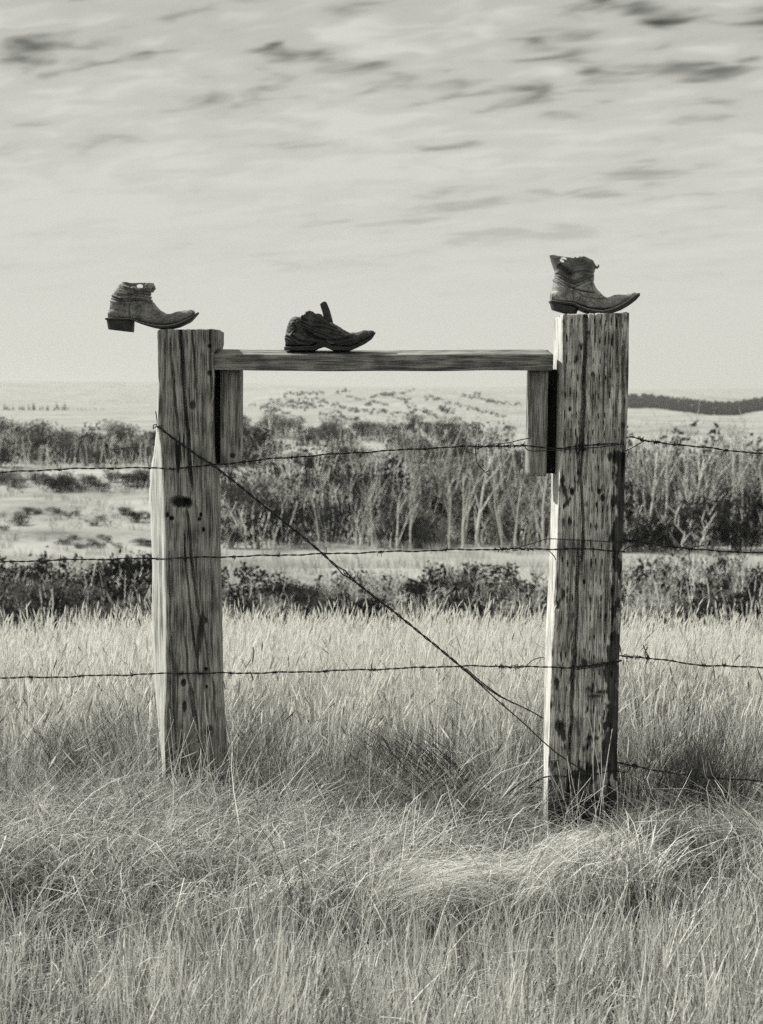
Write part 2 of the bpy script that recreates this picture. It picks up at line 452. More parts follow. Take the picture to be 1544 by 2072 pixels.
def build_post(name, table, yf, depth, dl, rows_top, row_bottom, cracks, pits, stain, matl, seed, grain=0.0022, top_tilt=0.0, nF=165, nZ=520, pale=0.62):
    """table rows: (image row, left outline px, front-left corner px, right edge px)"""
    z_bot = -0.25
    ztop = row_to_z(rows_top, yf)
    zz = np.linspace(z_bot, ztop, nZ)
    row_tab = np.linspace(rows_top - 5, row_bottom + 400, 600)
    z_tab = row_to_z(row_tab, yf)
    rowz = np.interp(-zz, -z_tab, row_tab)
    xo = x_at(interp_t(table, rowz, 1), rowz, yf + dl)
    xc = x_at(interp_t(table, rowz, 2), rowz, yf)
    xr = x_at(interp_t(table, rowz, 3), rowz, yf)
    nL, nS, nB, nE = 26, 24, 20, 10
    segs = []
    def seg(n): return np.linspace(0, 1, n, endpoint=False)[None, :]
    def lerp(a, b, t): return a[:, None] * (1 - t) + b[:, None] * t
    o = np.ones_like(zz)
    tL, tF, tS, tB, tE = seg(nL), seg(nF), seg(nS), seg(nB), seg(nE)
    xb = xr - 0.006; xbl = xo + 0.004
    X = np.concatenate([lerp(xo, xc, tL), lerp(xc, xr, tF), lerp(xr, xb, tS), lerp(xb, xbl, tB), lerp(xbl, xo, tE)], 1)
    yb = yf + depth
    Y = np.concatenate([lerp(o * (yf + dl), o * yf, tL), lerp(o * yf, o * yf, tF), lerp(o * yf, o * yb, tS), lerp(o * yb, o * yb, tB), lerp(o * yb, o * (yf + dl), tE)], 1)
    Z = np.repeat(zz[:, None], X.shape[1], 1)
    # soften corners
    for _ in range(3):
        X2 = (np.roll(X, 1, 1) + np.roll(X, -1, 1)) * 0.25 + X * 0.5
        Y2 = (np.roll(Y, 1, 1) + np.roll(Y, -1, 1)) * 0.25 + Y * 0.5
        X, Y = X2, Y2
    # outward normals in the horizontal plane
    tx = np.roll(X, -1, 1) - np.roll(X, 1, 1); ty = np.roll(Y, -1, 1) - np.roll(Y, 1, 1)
    ln = np.hypot(tx, ty) + 1e-9
    nx, ny = ty / ln, -tx / ln
    S = np.cumsum(np.hypot(np.roll(X, -1, 1) - X, np.roll(Y, -1, 1) - Y), 1)
    g = fbm(S * 260, Z * 7, seed, 3) - 0.5
    g2 = vnoise(S * 60, Z * 2.2, seed + 5) - 0.5
    disp = grain * 2.0 * g + grain * 2.4 * g2 + 0.004 * (vnoise(S * 12, Z * 3, seed + 9) - 0.5)
    # long checks in the grain
    ck = vnoise(S * 130 + 2 * vnoise(S * 3, Z * 1.5, seed + 41), Z * 1.3, seed + 31)
    disp -= 0.006 * sstep(0.80, 0.93, ck)
    tone = 0.35 * sstep(0.62, 0.95, vnoise(S * 40, Z * 3.5, seed + 3)) * sstep(0.4, 0.7, fbm(S * 9, Z * 6, seed + 61, 2))
    # photograph column of each vertex as if on the front plane
    PX = CX + X / x_at(CX + 1, rowz, yf)[:, None]
    ROW = np.repeat(rowz[:, None], X.shape[1], 1)
    front = np.zeros(X.shape[1]); front[nL - 1:nL + nF + 1] = 1
    F = front[None, :]
    for pts, w, dp in cracks:
        r0, r1 = pts[0][1], pts[-1][1]
        cx = polyx(pts, ROW) + 3.0 * (vnoise(ROW / 34, 0 * ROW, seed + int(r0)) - 0.5)
        end = sstep(r0 - 12 if r0 > rows_top + 8 else -1e4, r0 + 20 if r0 > rows_top + 8 else -9e3, ROW) * (1 - sstep(r1 - 45, r1 + 8, ROW))
        ww = w * (0.35 + 0.65 * end) * (0.8 + 0.4 * vnoise(ROW / 22, 0 * ROW, seed + int(r1)))
        prof = np.clip(2.2 * (1 - np.abs(PX - cx) / (ww + 0.9)), 0, 1)
        disp -= F * dp * end * prof
    pit_tone = np.zeros_like(disp)      # incisions and knot holes stay creosoted and rotten
    for (cx, cy, w, h, dp) in pits:
        q = np.clip(1.25 - ((PX - cx) / w) ** 2 - ((ROW - cy) / h) ** 2, 0, 1)
        disp -= F * dp * q; pit_tone = np.maximum(pit_tone, F * (0.92 if w < 2.2 else 0.75) * np.clip(q * 1.5 * (.45 + .9 * fbm(PX / 3, ROW / 9, seed + 7, 2)), 0, 1))
    X = X + nx * disp; Y = Y + ny * disp
    tone = np.maximum(np.maximum(tone, pit_tone), stain(PX, ROW, S, Z, F))
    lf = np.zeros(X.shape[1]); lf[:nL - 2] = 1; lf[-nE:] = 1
    tone = np.where(lf[None, :] > 0, np.where(tone > 0.3, tone * .8, -pale * sstep(.2, .55, fbm(S * 120, Z * 6, seed + 51, 3))), tone)  # left faces paled in the colour to look sunlit
    # uneven sawn top
    topfade = sstep(ztop - 0.06, ztop, Z)
    Z = Z + topfade * (top_tilt * (X - X.mean()) + 0.004 * (vnoise(X * 60, Y * 60, seed + 77) - 0.5))
    nzr, npr = X.shape
    V = np.stack([X, Y, Z], -1).reshape(-1, 3)
    a = np.arange(nzr - 1)[:, None] * npr + np.arange(npr)[None, :]
    b = np.arange(nzr - 1)[:, None] * npr + (np.arange(npr)[None, :] + 1) % npr
    q = np.stack([a, b, b + npr, a + npr], -1).reshape(-1, 4)
    faces = [tuple(t) for t in q.tolist()]
    # end grain: shrinking rings
    rim = np.stack([X[-1], Y[-1], Z[-1]], -1); cen = rim.mean(0)
    last = (nzr - 1) * npr; vs = [V]; tn = [tone.ravel()]
    for s in (0.93, 0.8, 0.6, 0.35, 0.1):
        ring = cen + (rim - cen) * s
        ring[:, 2] = cen[2] + (rim[:, 2] - cen[2]) * s + 0.004 * (vnoise(ring[:, 0] * 120, ring[:, 1] * 120, seed + 4) - 0.5) + 0.002
        st = sum(len(t) for t in vs); vs.append(ring); tn.append(0.25 * vnoise(ring[:, 0] * 90, ring[:, 1] * 90, seed + 6))
        for k in range(npr):
            faces.append((last + k, last + (k + 1) % npr, st + (k + 1) % npr, st + k))
        last = st
    faces.append(tuple(last + k for k in range(npr)))
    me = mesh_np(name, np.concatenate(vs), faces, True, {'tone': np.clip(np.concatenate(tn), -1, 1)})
    return me

YR = 4.50      # front plane of both posts
# -- right post: an old railway tie
tie_tab = [(625, 1122, 1138, 1275), (720, 1121, 1137, 1273), (800, 1120, 1136, 1271), (900, 1117, 1134, 1268), (1000, 1115, 1131, 1265), (1100, 1114, 1128, 1262),
           (1200, 1110, 1124, 1259), (1300, 1106, 1118, 1256), (1400, 1103, 1114, 1253), (1500, 1101, 1111, 1251), (1600, 1101, 1109, 1249), (1690, 1101, 1109, 1248), (1900, 1101, 1109, 1246)]
tie_cracks = [([(1187, 620), (1185, 716), (1183, 774), (1180, 852), (1176, 929), (1174, 985)], 4.2, 0.045),
              ([(1178, 970), (1179, 1020), (1180, 1054), (1178, 1121), (1176, 1165)], 2.2, 0.025),
              ([(1170, 1110), (1167, 1223), (1163, 1324), (1158, 1426), (1156, 1490)], 3.6, 0.04),
              ([(1154, 1470), (1152, 1560), (1151, 1640)], 3.5, 0.03),
              ([(1248, 640), (1252, 760), (1246, 860), (1243, 960)], 2.0, 0.014),
              ([(1262, 700), (1262, 860), (1258, 980)], 3.0, 0.02),
              ([(1225, 700), (1222, 800), (1221, 900)], 1.2, 0.008),
              ([(1205, 640), (1203, 720)], 1.2, 0.008),
              ([(1228, 1040), (1230, 1180), (1222, 1330)], 2.4, 0.014),
              ([(1240, 1020), (1243, 1200), (1236, 1330)], 2.4, 0.014),
              ([(1190, 1480), (1188, 1600)], 1.6, 0.012), ([(1172, 1480), (1171, 1590)], 1.4, 0.012)]
pr = random.Random(3)
tie_pits = []
for k in range(26):
    ry = 648 + k * 37.5
    for j, cxp in enumerate((1147, 1158, 1169.5, 1204, 1215, 1226, 1237, 1249)):
        if pr.random() < (0.24 if ry < 900 else 0.36): continue
        sh = (ry - 640) * -0.017
        tie_pits.append((cxp + sh + pr.uniform(-1.5, 1.5), ry + pr.uniform(-5, 5) + (4 if j > 2 else 0), pr.uniform(0.8, 1.25), pr.uniform(5, 9.5), 0.014))
tie_pits += [(1154, 828, 3.2, 4, .015), (1158, 995, 5, 8, .02), (1213, 995, 4, 6, .02), (1220, 1008, 5, 8, .02), (1240, 690, 2.5, 14, .01),
             (1128, 1225, 6, 9, .012), (1205, 1410, 12, 4, .012), (1215, 1402, 9, 4, .012), (1182, 1178, 3, 6, .012), (1240, 1198, 4, 14, .012),
             (1130, 1470, 8, 14, .012), (1200, 1495, 12, 5, .012), (1196, 1560, 9, 12, .014), (1225, 1470, 6, 9, .012)]

def tie_stain(PX, ROW, S, Z, F):
    n = fbm(PX / 16, ROW / 70, 71, 4); n2 = fbm(PX / 7, ROW / 22, 83, 3); n3 = fbm(PX / 30, ROW / 28, 95, 4)
    right = sstep(1228, 1258, PX + (ROW - 640) * 0.02) * sstep(760, 960, ROW)
    low = sstep(1150, 1560, ROW)
    d = 0.30 * n + 0.30 * n2 + 0.4 * n3
    t = 0.9 * sstep(0.63, 0.70, d + 0.17 * right + 0.12 * low)
    t = np.maximum(t, 0.8 * sstep(0.46, 0.6, d) * sstep(1252, 1264, PX + (ROW - 640) * 0.021))
    foot = sstep(1600, 1616, ROW + 14 * (n2 - .5)) * sstep(1150, 1158, PX)
    t = np.maximum(t, foot)
    t = np.maximum(t, sstep(1540, 1640, ROW + 60 * (n3 - .5)) * 0.95)
    # fine pores
    t = np.maximum(t, 0.7 * sstep(0.66, 0.76, fbm(PX / 1.6, ROW / 15, 101, 2) + 0.10 * (n3 - .5)))
    left = 1 - sstep(0, 1, F + 0 * PX)
    return t * np.where(F > 0, 1, 0.55) * np.where((F < 1) & (PX < 1180), 0.18, 1)

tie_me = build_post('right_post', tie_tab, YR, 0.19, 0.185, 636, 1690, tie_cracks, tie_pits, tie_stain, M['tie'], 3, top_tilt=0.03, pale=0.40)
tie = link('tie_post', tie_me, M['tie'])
tag(tie, 'tall thick railway tie post with deep central crack and blackened foot, on the right', 'fence post')

# -- left post
post_tab = [(655, 319, 321, 444), (690, 319, 321, 444), (703, 319, 321, 441), (713, 319, 322, 432), (770, 320, 323, 432), (840, 319, 321, 431), (862, 318, 320, 431), (900, 313, 326, 432),
            (960, 303, 331, 434), (1010, 301, 333, 436), (1050, 304, 334, 437), (1130, 306, 335, 438), (1300, 309, 337, 440), (1400, 314, 335, 442), (1480, 320, 333, 446),
            (1560, 326, 335, 451), (1640, 326, 336, 453), (1900, 326, 336, 455)]
post_cracks = [([(364, 655), (369, 760), (378, 850), (383, 930), (390, 1000)], 3.6, 0.035), ([(388, 655), (393, 740), (399, 805)], 1.6, 0.014),
               ([(426, 655), (424, 745), (427, 775), (431, 850)], 2.0, 0.018), ([(352, 755), (356, 830), (362, 905)], 2.0, 0.012),
               ([(378, 1032), (384, 1090), (392, 1170), (404, 1265)], 2.8, 0.025), ([(372, 1080), (382, 1200), (397, 1330), (403, 1385)], 1.6, 0.016),
               ([(374, 1290), (385, 1400), (395, 1480)], 1.6, 0.015), ([(386, 1380), (400, 1470), (410, 1560)], 1.5, 0.015),
               ([(430, 1370), (437, 1470)], 1.5, 0.012), ([(410, 800), (409, 905)], 1.3, 0.01), ([(333, 690), (334, 800)], 1.2, 0.008),
               ([(345, 680), (350, 780)], 1.4, 0.01), ([(346, 1280), (352, 1420), (358, 1540)], 1.6, 0.014), ([(415, 1270), (425, 1400)], 1.3, 0.01),
               ([(343, 1110), (345, 1260)], 1.5, 0.008), ([(425, 1050), (428, 1200), (427, 1330)], 1.0, 0.006)]
post_pits = [(338, 1042, 4, 4, .02), (347, 1049, 5, 5, .02), (406, 1042, 3, 5, .02), (403, 1051, 4, 4, .02), (411, 1072, 3, 5, .02), (362, 1015, 20, 11, .018), (380, 1018, 9, 12, .018),
             (390, 820, 6, 10, .008), (371, 1382, 5, 8, .02), (416, 1355, 4, 4, .02), (418, 1390, 3, 3, .015), (423, 1482, 9, 14, .012), (406, 1270, 5, 24, .01),
             (424, 700, 4, 4, .012), (423, 755, 4, 5, .012), (373, 1430, 4, 12, .015), (413, 1256, 8, 8, .008)]

def post_stain(PX, ROW, S, Z, F):
    n = fbm(PX / 12, ROW / 40, 171, 4); n2 = fbm(PX / 4, ROW / 30, 183, 3)
    t = 0.55 * sstep(0.58, 0.74, 0.5 * n + 0.5 * n2)
    blot = np.exp(-(((PX - 368) / 24) ** 2 + ((ROW - 915) / 48) ** 2)) * 0.9
    t = np.maximum(t, sstep(0.42, 0.62, blot * (0.1 + 1.5 * fbm(PX / 3, ROW / 55, 199, 3))))
    k = np.exp(-(((PX - 366) / 24) ** 2 + ((ROW - 1017) / 12) ** 2))
    t = np.maximum(t, 0.95 * sstep(0.35, 0.6, k * (0.6 + 0.8 * n2)))
    k = np.exp(-(((PX - 407 + (ROW - 1270) * 0.1) / 9) ** 2 + ((ROW - 1285) / 60) ** 2))
    t = np.maximum(t, 0.8 * sstep(0.4, 0.7, k * (0.5 + 0.9 * n2)))
    t = np.maximum(t, 0.6 * sstep(0.45, 0.7, n2) * sstep(360, 330, PX) * sstep(1250, 1400, ROW))
    t = np.maximum(t, 0.7 * sstep(1440, 1580, ROW + 60 * (n - .5)))
    return t * np.where((F < 1) & (PX < 345), 0.12, 1)

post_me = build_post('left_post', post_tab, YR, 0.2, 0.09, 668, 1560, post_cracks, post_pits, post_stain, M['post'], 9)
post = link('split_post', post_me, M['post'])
tag(post, 'shorter grey split wooden post with waney left edge coloured as sunlit, carrying a boot', 'fence post')

# ------------------------------------------------------------------ rail and cleats
def board_mesh(name, lx, ly, lz, axis, seed, bev=0.004, amp=0.0016):
    """box grid with worn edges and raised grain, long along 'axis', centred at the origin"""
    dims = (lx, ly, lz)
    step = [0.006, 0.006, 0.006]; step[axis] = 0.014
    cnt = [max(4, int(round(d / s))) for d, s in zip(dims, step)]
    V = []; Fc = []
    idx = {}
    def vid(i, j, k):
        key = (i, j, k)
        if key not in idx:
            idx[key] = len(V)
            V.append((-lx / 2 + lx * i / cnt[0], -ly / 2 + ly * j / cnt[1], -lz / 2 + lz * k / cnt[2]))
        return idx[key]
    a, b, c = cnt
    for i in range(a):
        for j in range(b):
            Fc.append((vid(i, j, 0), vid(i, j + 1, 0), vid(i + 1, j + 1, 0), vid(i + 1, j, 0)))
            Fc.append((vid(i, j, c), vid(i + 1, j, c), vid(i + 1, j + 1, c), vid(i, j + 1, c)))
    for i in range(a):
        for k in range(c):
            Fc.append((vid(i, 0, k), vid(i + 1, 0, k), vid(i + 1, 0, k + 1), vid(i, 0, k + 1)))
            Fc.append((vid(i, b, k), vid(i, b, k + 1), vid(i + 1, b, k + 1), vid(i + 1, b, k)))
    for j in range(b):
        for k in range(c):
            Fc.append((vid(0, j, k), vid(0, j, k + 1), vid(0, j + 1, k + 1), vid(0, j + 1, k)))
            Fc.append((vid(a, j, k), vid(a, j + 1, k), vid(a, j + 1, k + 1), vid(a, j, k + 1)))
    V = np.array(V)
    h = np.array(dims) / 2
    # round the edges
    inner = np.clip(V, -h + bev, h - bev); dvec = V - inner
    ln = np.linalg.norm(dvec, axis=1, keepdims=True)
    V = np.where(ln > 1e-9, inner + dvec / np.maximum(ln, 1e-9) * np.minimum(ln, bev), V)
    nrm = np.where(ln > 1e-9, dvec / np.maximum(ln, 1e-9), 0)
    L = V[:, axis]; o1, o2 = [q for q in range(3) if q != axis]
    s = V[:, o1] + 1.7 * V[:, o2]
    d = amp * 2 * (fbm(s * 170, L * 6, seed, 3) - 0.5) + 0.003 * (vnoise(s * 14, L * 4, seed + 2) - 0.5)
    ck = vnoise(s * 90, L * 2.2, seed + 8); d -= 0.006 * sstep(0.82, 0.93, ck)
    V = V + nrm * d[:, None]
    V[:, o2] += 0.004 * (vnoise(L * 3, 0 * L, seed + 21) - 0.5)
    tone = 0.5 * sstep(0.6, 0.85, fbm(s * 55, L * 7, seed + 12, 3)) + 0.25 * sstep(0.5, 0.75, fbm(s * 9, L * 12, seed + 15, 3))
    return mesh_np(name, V, Fc, True, {'tone': np.clip(tone, 0, 1)})

A = P(433, 731, YR); B = P(1119, 732, YR)
rail_len = B.x - A.x
rail = link('top_rail', board_mesh('top_rail', rail_len, 0.14, 0.052, 0, 5), M['rail'])
rail.location = (A + B) / 2 + Vector((0, 0.062, 0.006))
rail.rotation_euler = (math.radians(7.5), math.atan2(A.z - B.z, rail_len), 0)
tag(rail, 'horizontal grey plank spanning between the two posts', 'rail')

def cleat(name, pxl, pxr, r0, r1, yfront, depth, seed, label):
    a = P(pxl, r0, yfront); b = P(pxr, r1, yfront)
    w = P(pxr, r0, yfront).x - a.x
    h = a.z - b.z
    root = link(name, board_mesh(name, w, depth, h, 2, seed, 0.003), M['cleat'])
    root.location = ((a.x + P(pxr, r0, yfront).x) / 2, yfront + depth / 2, (a.z + b.z) / 2)
    tag(root, label, 'board', 'upright boards under the rail')
    bpy.context.view_layer.update()
    return root
cl = cleat('cleat_board', 444, 485, 747, 941, YR + 0.055, 0.11, 31, 'short upright board under the plank, fixed to the left post')
cr = cleat('cleat_board', 1071, 1109, 748, 963, YR + 0.045, 0.11, 37, 'short upright board under the plank, fixed to the right post')
cl.rotation_euler = (0, 0.012, 0); cr.rotation_euler = (0, 0.012, 0)
# added near-black strip painting the shade between each board and its post
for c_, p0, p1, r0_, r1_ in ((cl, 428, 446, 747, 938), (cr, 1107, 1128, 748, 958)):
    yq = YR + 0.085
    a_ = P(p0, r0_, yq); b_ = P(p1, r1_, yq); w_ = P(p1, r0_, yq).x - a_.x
    sp_me = board_mesh('gap_shade_strip', w_, 0.05, a_.z - b_.z, 2, 47, 0.003)
    so_ = link('gap_shade_strip', sp_me, M['gap_shade'], c_)
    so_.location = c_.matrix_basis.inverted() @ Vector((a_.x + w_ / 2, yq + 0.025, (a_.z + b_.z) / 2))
# rusted bolt head in the left board
mb = MB(); mb.tube([(0, 0, 0), (0, -0.004, 0), (0, -0.006, 0)], [0.0085, 0.008, 0.005], 10)
bolt = link('bolt_head', mb.mesh('bolt_head'), M['iron'], cl)
bp_ = P(471, 921, YR + 0.055); bolt.location = cl.matrix_basis.inverted() @ Vector((bp_.x, bp_.y + 0.001, bp_.z))

# ------------------------------------------------------------------ barbed wire
def resample(pts, step):
    pts = [Vector(p) for p in pts]
    # Catmull-Rom, then even spacing
    dense = []
    for i in range(len(pts) - 1):
        p0 = pts[max(i - 1, 0)]; p1 = pts[i]; p2 = pts[i + 1]; p3 = pts[min(i + 2, len(pts) - 1)]
        n = max(2, int((p2 - p1).length / step * 2))
        for k in range(n):
            t = k / n
            dense.append(0.5 * ((2 * p1) + (p2 - p0) * t + (2 * p0 - 5 * p1 + 4 * p2 - p3) * t * t + (3 * p1 - p0 - 3 * p2 + p3) * t ** 3))
    dense.append(pts[-1])
    out = [dense[0]]; acc = 0
    for a, b in zip(dense, dense[1:]):
        acc += (b - a).length
        if acc >= step: out.append(b); acc = 0
    if (out[-1] - dense[-1]).length > step * 0.3: out.append(dense[-1])
    return out

def strand(mb, path, phase, hel=0.0015, rad=0.00145, pitch=0.055, n=5):
    q = []; s = 0
    for i, p in enumerate(path):
        if i: s += (p - path[i - 1]).length
        d = (path[min(i + 1, len(path) - 1)] - path[max(i - 1, 0)]).normalized()
        a = d.cross(Vector((0, 0, 1)))
        a = a.normalized() if a.length > 1e-4 else Vector((1, 0, 0))
        b = a.cross(d)
        t = 2 * math.pi * s / pitch + phase
        q.append(p + (a * math.cos(t) + b * math.sin(t)) * hel)
    mb.tube(q, rad, n)

def barb_mesh(seed):
    r = random.Random(seed); mb = MB()
    coil = []
    for k in range(22):
        t = k / 21; a = t * 2 * math.pi * 2.3
        coil.append((-0.005 + 0.010 * t, 0.0042 * math.cos(a), 0.0042 * math.sin(a)))
    a0 = Vector(coil[0]); a1 = Vector(coil[-1])
    d0 = Vector((r.uniform(-.6, .2), r.uniform(-.6, .6), r.choice((-1, 1)))).normalized() * 0.019
    d1 = Vector((r.uniform(-.2, .6), r.uniform(-.6, .6), r.choice((-1, 1)))).normalized() * 0.019
    mb.tube([a0 + d0] + [Vector(c) for c in coil] + [a1 + d1], [0.0005] + [0.0013] * 22 + [0.0005], 4)
    d2 = Vector((r.uniform(-.4, .4), -.3, r.choice((-1, 1)))).normalized() * 0.018
    mb.tube([Vector((0.001, 0, 0)), Vector((0.001, 0, 0)) + d2 * 0.4, Vector((0.001, 0, 0)) + d2], [0.0013, 0.0012, 0.0004], 4)
    return mb.mesh('barb')
BARBS = [barb_mesh(i) for i in range(5)]
for b in BARBS: b.materials.append(M['wire'])

def wire_path(pix, wob=0.0012, seed=0, step=0.006):
    pts = [P(px, row, d) for px, row, d in pix]
    path = resample(pts, step); r = random.Random(seed); ph = [r.uniform(0, 6) for _ in range(4)]
    s = 0
    for i in range(1, len(path)):
        s += (path[i] - path[i - 1]).length
        path[i] = path[i] + Vector((0, wob * math.sin(s * 23 + ph[0]), wob * (math.sin(s * 31 + ph[1]) + 0.6 * math.sin(s * 71 + ph[2]))))
    return path

def add_barbs(root, path, xs_px, seed):
    r = random.Random(seed)
    for px in xs_px:
        k = min(range(len(path)), key=lambda i: abs(CX + FPX * path[i].x / path[i].y - px))
        k = min(max(k, 1), len(path) - 2)
        o = bpy.data.objects.new('barb', r.choice(BARBS)); COL.objects.link(o); o.parent = root
        d = (path[k + 1] - path[k - 1]).normalized()
        o.location = path[k]
        o.rotation_euler = (d.to_track_quat('X', 'Z').to_matrix() @ Matrix.Rotation(r.uniform(0, 6.28), 3, 'X')).to_euler()

def coil_on(path, i0, i1, turns, rad, wr=0.0013):
    mb = MB(); q = []; n = int(turns * 10)
    for k in range(n + 1):
        t = k / n; f = i0 + (i1 - i0) * t; j = int(f); p = path[min(j, len(path) - 1)]
        a = 2 * math.pi * turns * t
        q.append(p + Vector((0.003 * math.sin(a * .37), rad * math.cos(a), rad * math.sin(a) * (1 + .35 * math.sin(a * .31)))))
    mb.tube(q, wr, 4)
    return mb.mesh('splice')

def near_idx(path, px): return min(range(len(path)), key=lambda i: abs(CX + FPX * path[i].x / path[i].y - px))

D0 = YR - 0.006
def wire_thing(label, main, barbs, extras=(), splices=(), seed=0, group='barbed wires of the fence'):
    root = empty('barbed_wire'); tag(root, label, 'barbed wire', group)
    for pix in main:
        path = wire_path(pix, seed=seed)
        for ph in (0, math.pi):
            mb = MB(); strand(mb, path, ph); link('strand', mb.mesh('strand'), M['wire'], root)
        xs = [b for b in barbs if pix[0][0] <= b <= pix[-1][0]]
        add_barbs(root, path, xs, seed + 5)
        for p0, p1, turns in splices:
            if pix[0][0] <= p0 and p1 <= pix[-1][0]:
                link('splice', coil_on(path, near_idx(path, p0), near_idx(path, p1), turns, 0.0058), M['wire'], root)
    for pix in extras:
        mb = MB(); mb.tube(wire_path(pix, 0.0006, seed + 3), 0.0016, 5)
        link('wire_end', mb.mesh('wire_end'), M['wire'], root)
    return root

wire_thing('topmost barbed wire, crossing the diagonal wire and looped round the tie post',
    [[(-160, 962, D0), (0, 956, D0), (110, 950, D0), (230, 947, D0), (310, 947, D0), (345, 948, D0 - .006), (390, 945, D0 - .006), (440, 940, D0), (580, 926, D0), (800, 911, D0), (960, 903, D0), (1070, 903, D0), (1120, 907, D0 - .004),
      (1180, 902, D0 - .008), (1235, 898, D0 - .008), (1266, 893, D0 + .03)],
     [(1262, 886, D0 + .06), (1280, 885, D0 + .02), (1310, 893, D0), (1350, 897, D0), (1400, 903, D0), (1544, 918, D0), (1700, 930, D0)]],
    [120, 225, 300, 378, 495, 590, 735, 860, 1055, 1150, 1213, 1300, 1330, 1375, 1470, 1580],
    extras=[[(962, 903, D0), (963, 920, D0 - .01), (966, 938, D0 - .01), (978, 952, D0 - .01), (991, 963, D0 - .015)],
            [(1000, 899, D0 - .003), (1030, 896, D0 - .004), (1050, 891, D0 - .004), (1072, 886, D0)],
            [(1058, 898, D0), (1066, 909, D0 - .005), (1080, 913, D0 - .005), (1125, 911, D0 - .006), (1180, 907, D0 - .008), (1212, 906, D0 - .008)],
            [(1262, 914, D0 + .05), (1280, 906, D0 + .02), (1303, 893, D0)], [(1215, 905, D0 - .008), (1250, 900, D0 - .006), (1268, 898, D0 + .02)],
            [(984, 955, D0 - .013), (991, 952, D0 - .02)]],
    splices=[(964, 1045, 11), (1290, 1345, 6)], seed=1)
wire_thing('second barbed wire from the top, below the boards and looped round the tie post',
    [[(-160, 1144, D0), (0, 1138, D0), (120, 1133, D0), (310, 1130, D0), (330, 1130, D0 - .005), (440, 1127, D0 - .003), (650, 1121, D0), (900, 1113, D0), (1050, 1111, D0), (1110, 1111, D0 - .004), (1180, 1111, D0 - .008), (1240, 1114, D0 - .008), (1266, 1117, D0 + .02)],
     [(1262, 1095, D0 + .05), (1285, 1096, D0 + .01), (1330, 1103, D0), (1380, 1108, D0), (1420, 1113, D0), (1544, 1119, D0), (1700, 1126, D0)]],
    [118, 230, 312, 470, 562, 655, 770, 905, 1020, 1150, 1275, 1310, 1365, 1400, 1495],
    extras=[[(1035, 1111, D0), (1065, 1103, D0 - .006), (1090, 1096, D0 - .008), (1112, 1091, D0 - .005), (1180, 1093, D0 - .008), (1240, 1097, D0 - .008), (1268, 1096, D0 + .02)],
            [(1395, 1113, D0), (1405, 1106, D0 - .006), (1425, 1104, D0 - .008)], [(1112, 1115, D0), (1122, 1126, D0 - .006), (1124, 1133, D0 - .004)],
            [(1262, 1117, D0 + .02), (1268, 1108, D0), (1300, 1100, D0)]],
    splices=[(1000, 1095, 9), (1275, 1400, 12)], seed=2)
wire_thing('third barbed wire from the top, running over pale grass with clear barbs',
    [[(-160, 1377, D0), (0, 1372, D0), (110, 1370, D0), (330, 1363, D0 - .004), (440, 1362, D0 - .003), (560, 1361, D0), (770, 1354, D0), (930, 1348, D0), (1050, 1349, D0), (1110, 1350, D0 - .004), (1160, 1350, D0 - .008), (1200, 1347, D0 - .008), (1240, 1340, D0 - .008), (1258, 1335, D0 + .02)],
     [(1254, 1327, D0 + .04), (1275, 1328, D0 + .01), (1310, 1332, D0), (1370, 1339, D0), (1430, 1347, D0), (1544, 1350, D0), (1700, 1358, D0)]],
    [55, 155, 262, 363, 402, 461, 555, 658, 760, 855, 1015, 1140, 1315, 1432, 1476],
    extras=[[(1040, 1349, D0), (1062, 1349, D0 - .006), (1078, 1336, D0 - .008), (1100, 1330, D0 - .006)], [(1314, 1331, D0), (1309, 1321, D0 - .005), (1301, 1305, D0 - .012)], [(1312, 1330, D0), (1306, 1320, D0 - .004), (1310, 1309, D0 - .01)],
            [(1160, 1354, D0 - .008), (1205, 1350, D0 - .010), (1258, 1338, D0 + .01)]],
    splices=[(1005, 1070, 6), (1165, 1250, 7), (1268, 1312, 6)], seed=3)
wire_thing('lowest barbed wire, sunk in the grass and leaving the tie post near its foot',
    [[(860, 1616, D0), (940, 1612, D0), (1030, 1608, D0), (1060, 1598, D0), (1085, 1580, D0), (1108, 1572, D0 - .004), (1180, 1570, D0 - .008), (1240, 1560, D0 - .008), (1254, 1556, D0 + .02)],
     [(1246, 1543, D0 + .03), (1275, 1549, D0), (1300, 1553, D0), (1400, 1570, D0), (1544, 1581, D0), (1700, 1595, D0)]],
    [1045, 1290, 1360, 1450],
    extras=[[(1060, 1600, D0), (1068, 1594, D0 - .006), (1094, 1594, D0 - .006), (1095, 1602, D0 - .005), (1072, 1602, D0 - .003)], [(1248, 1560, D0 + .02), (1268, 1563, D0 - .01), (1276, 1552, D0 - .006)]],
    splices=[(1270, 1310, 5)], seed=4)

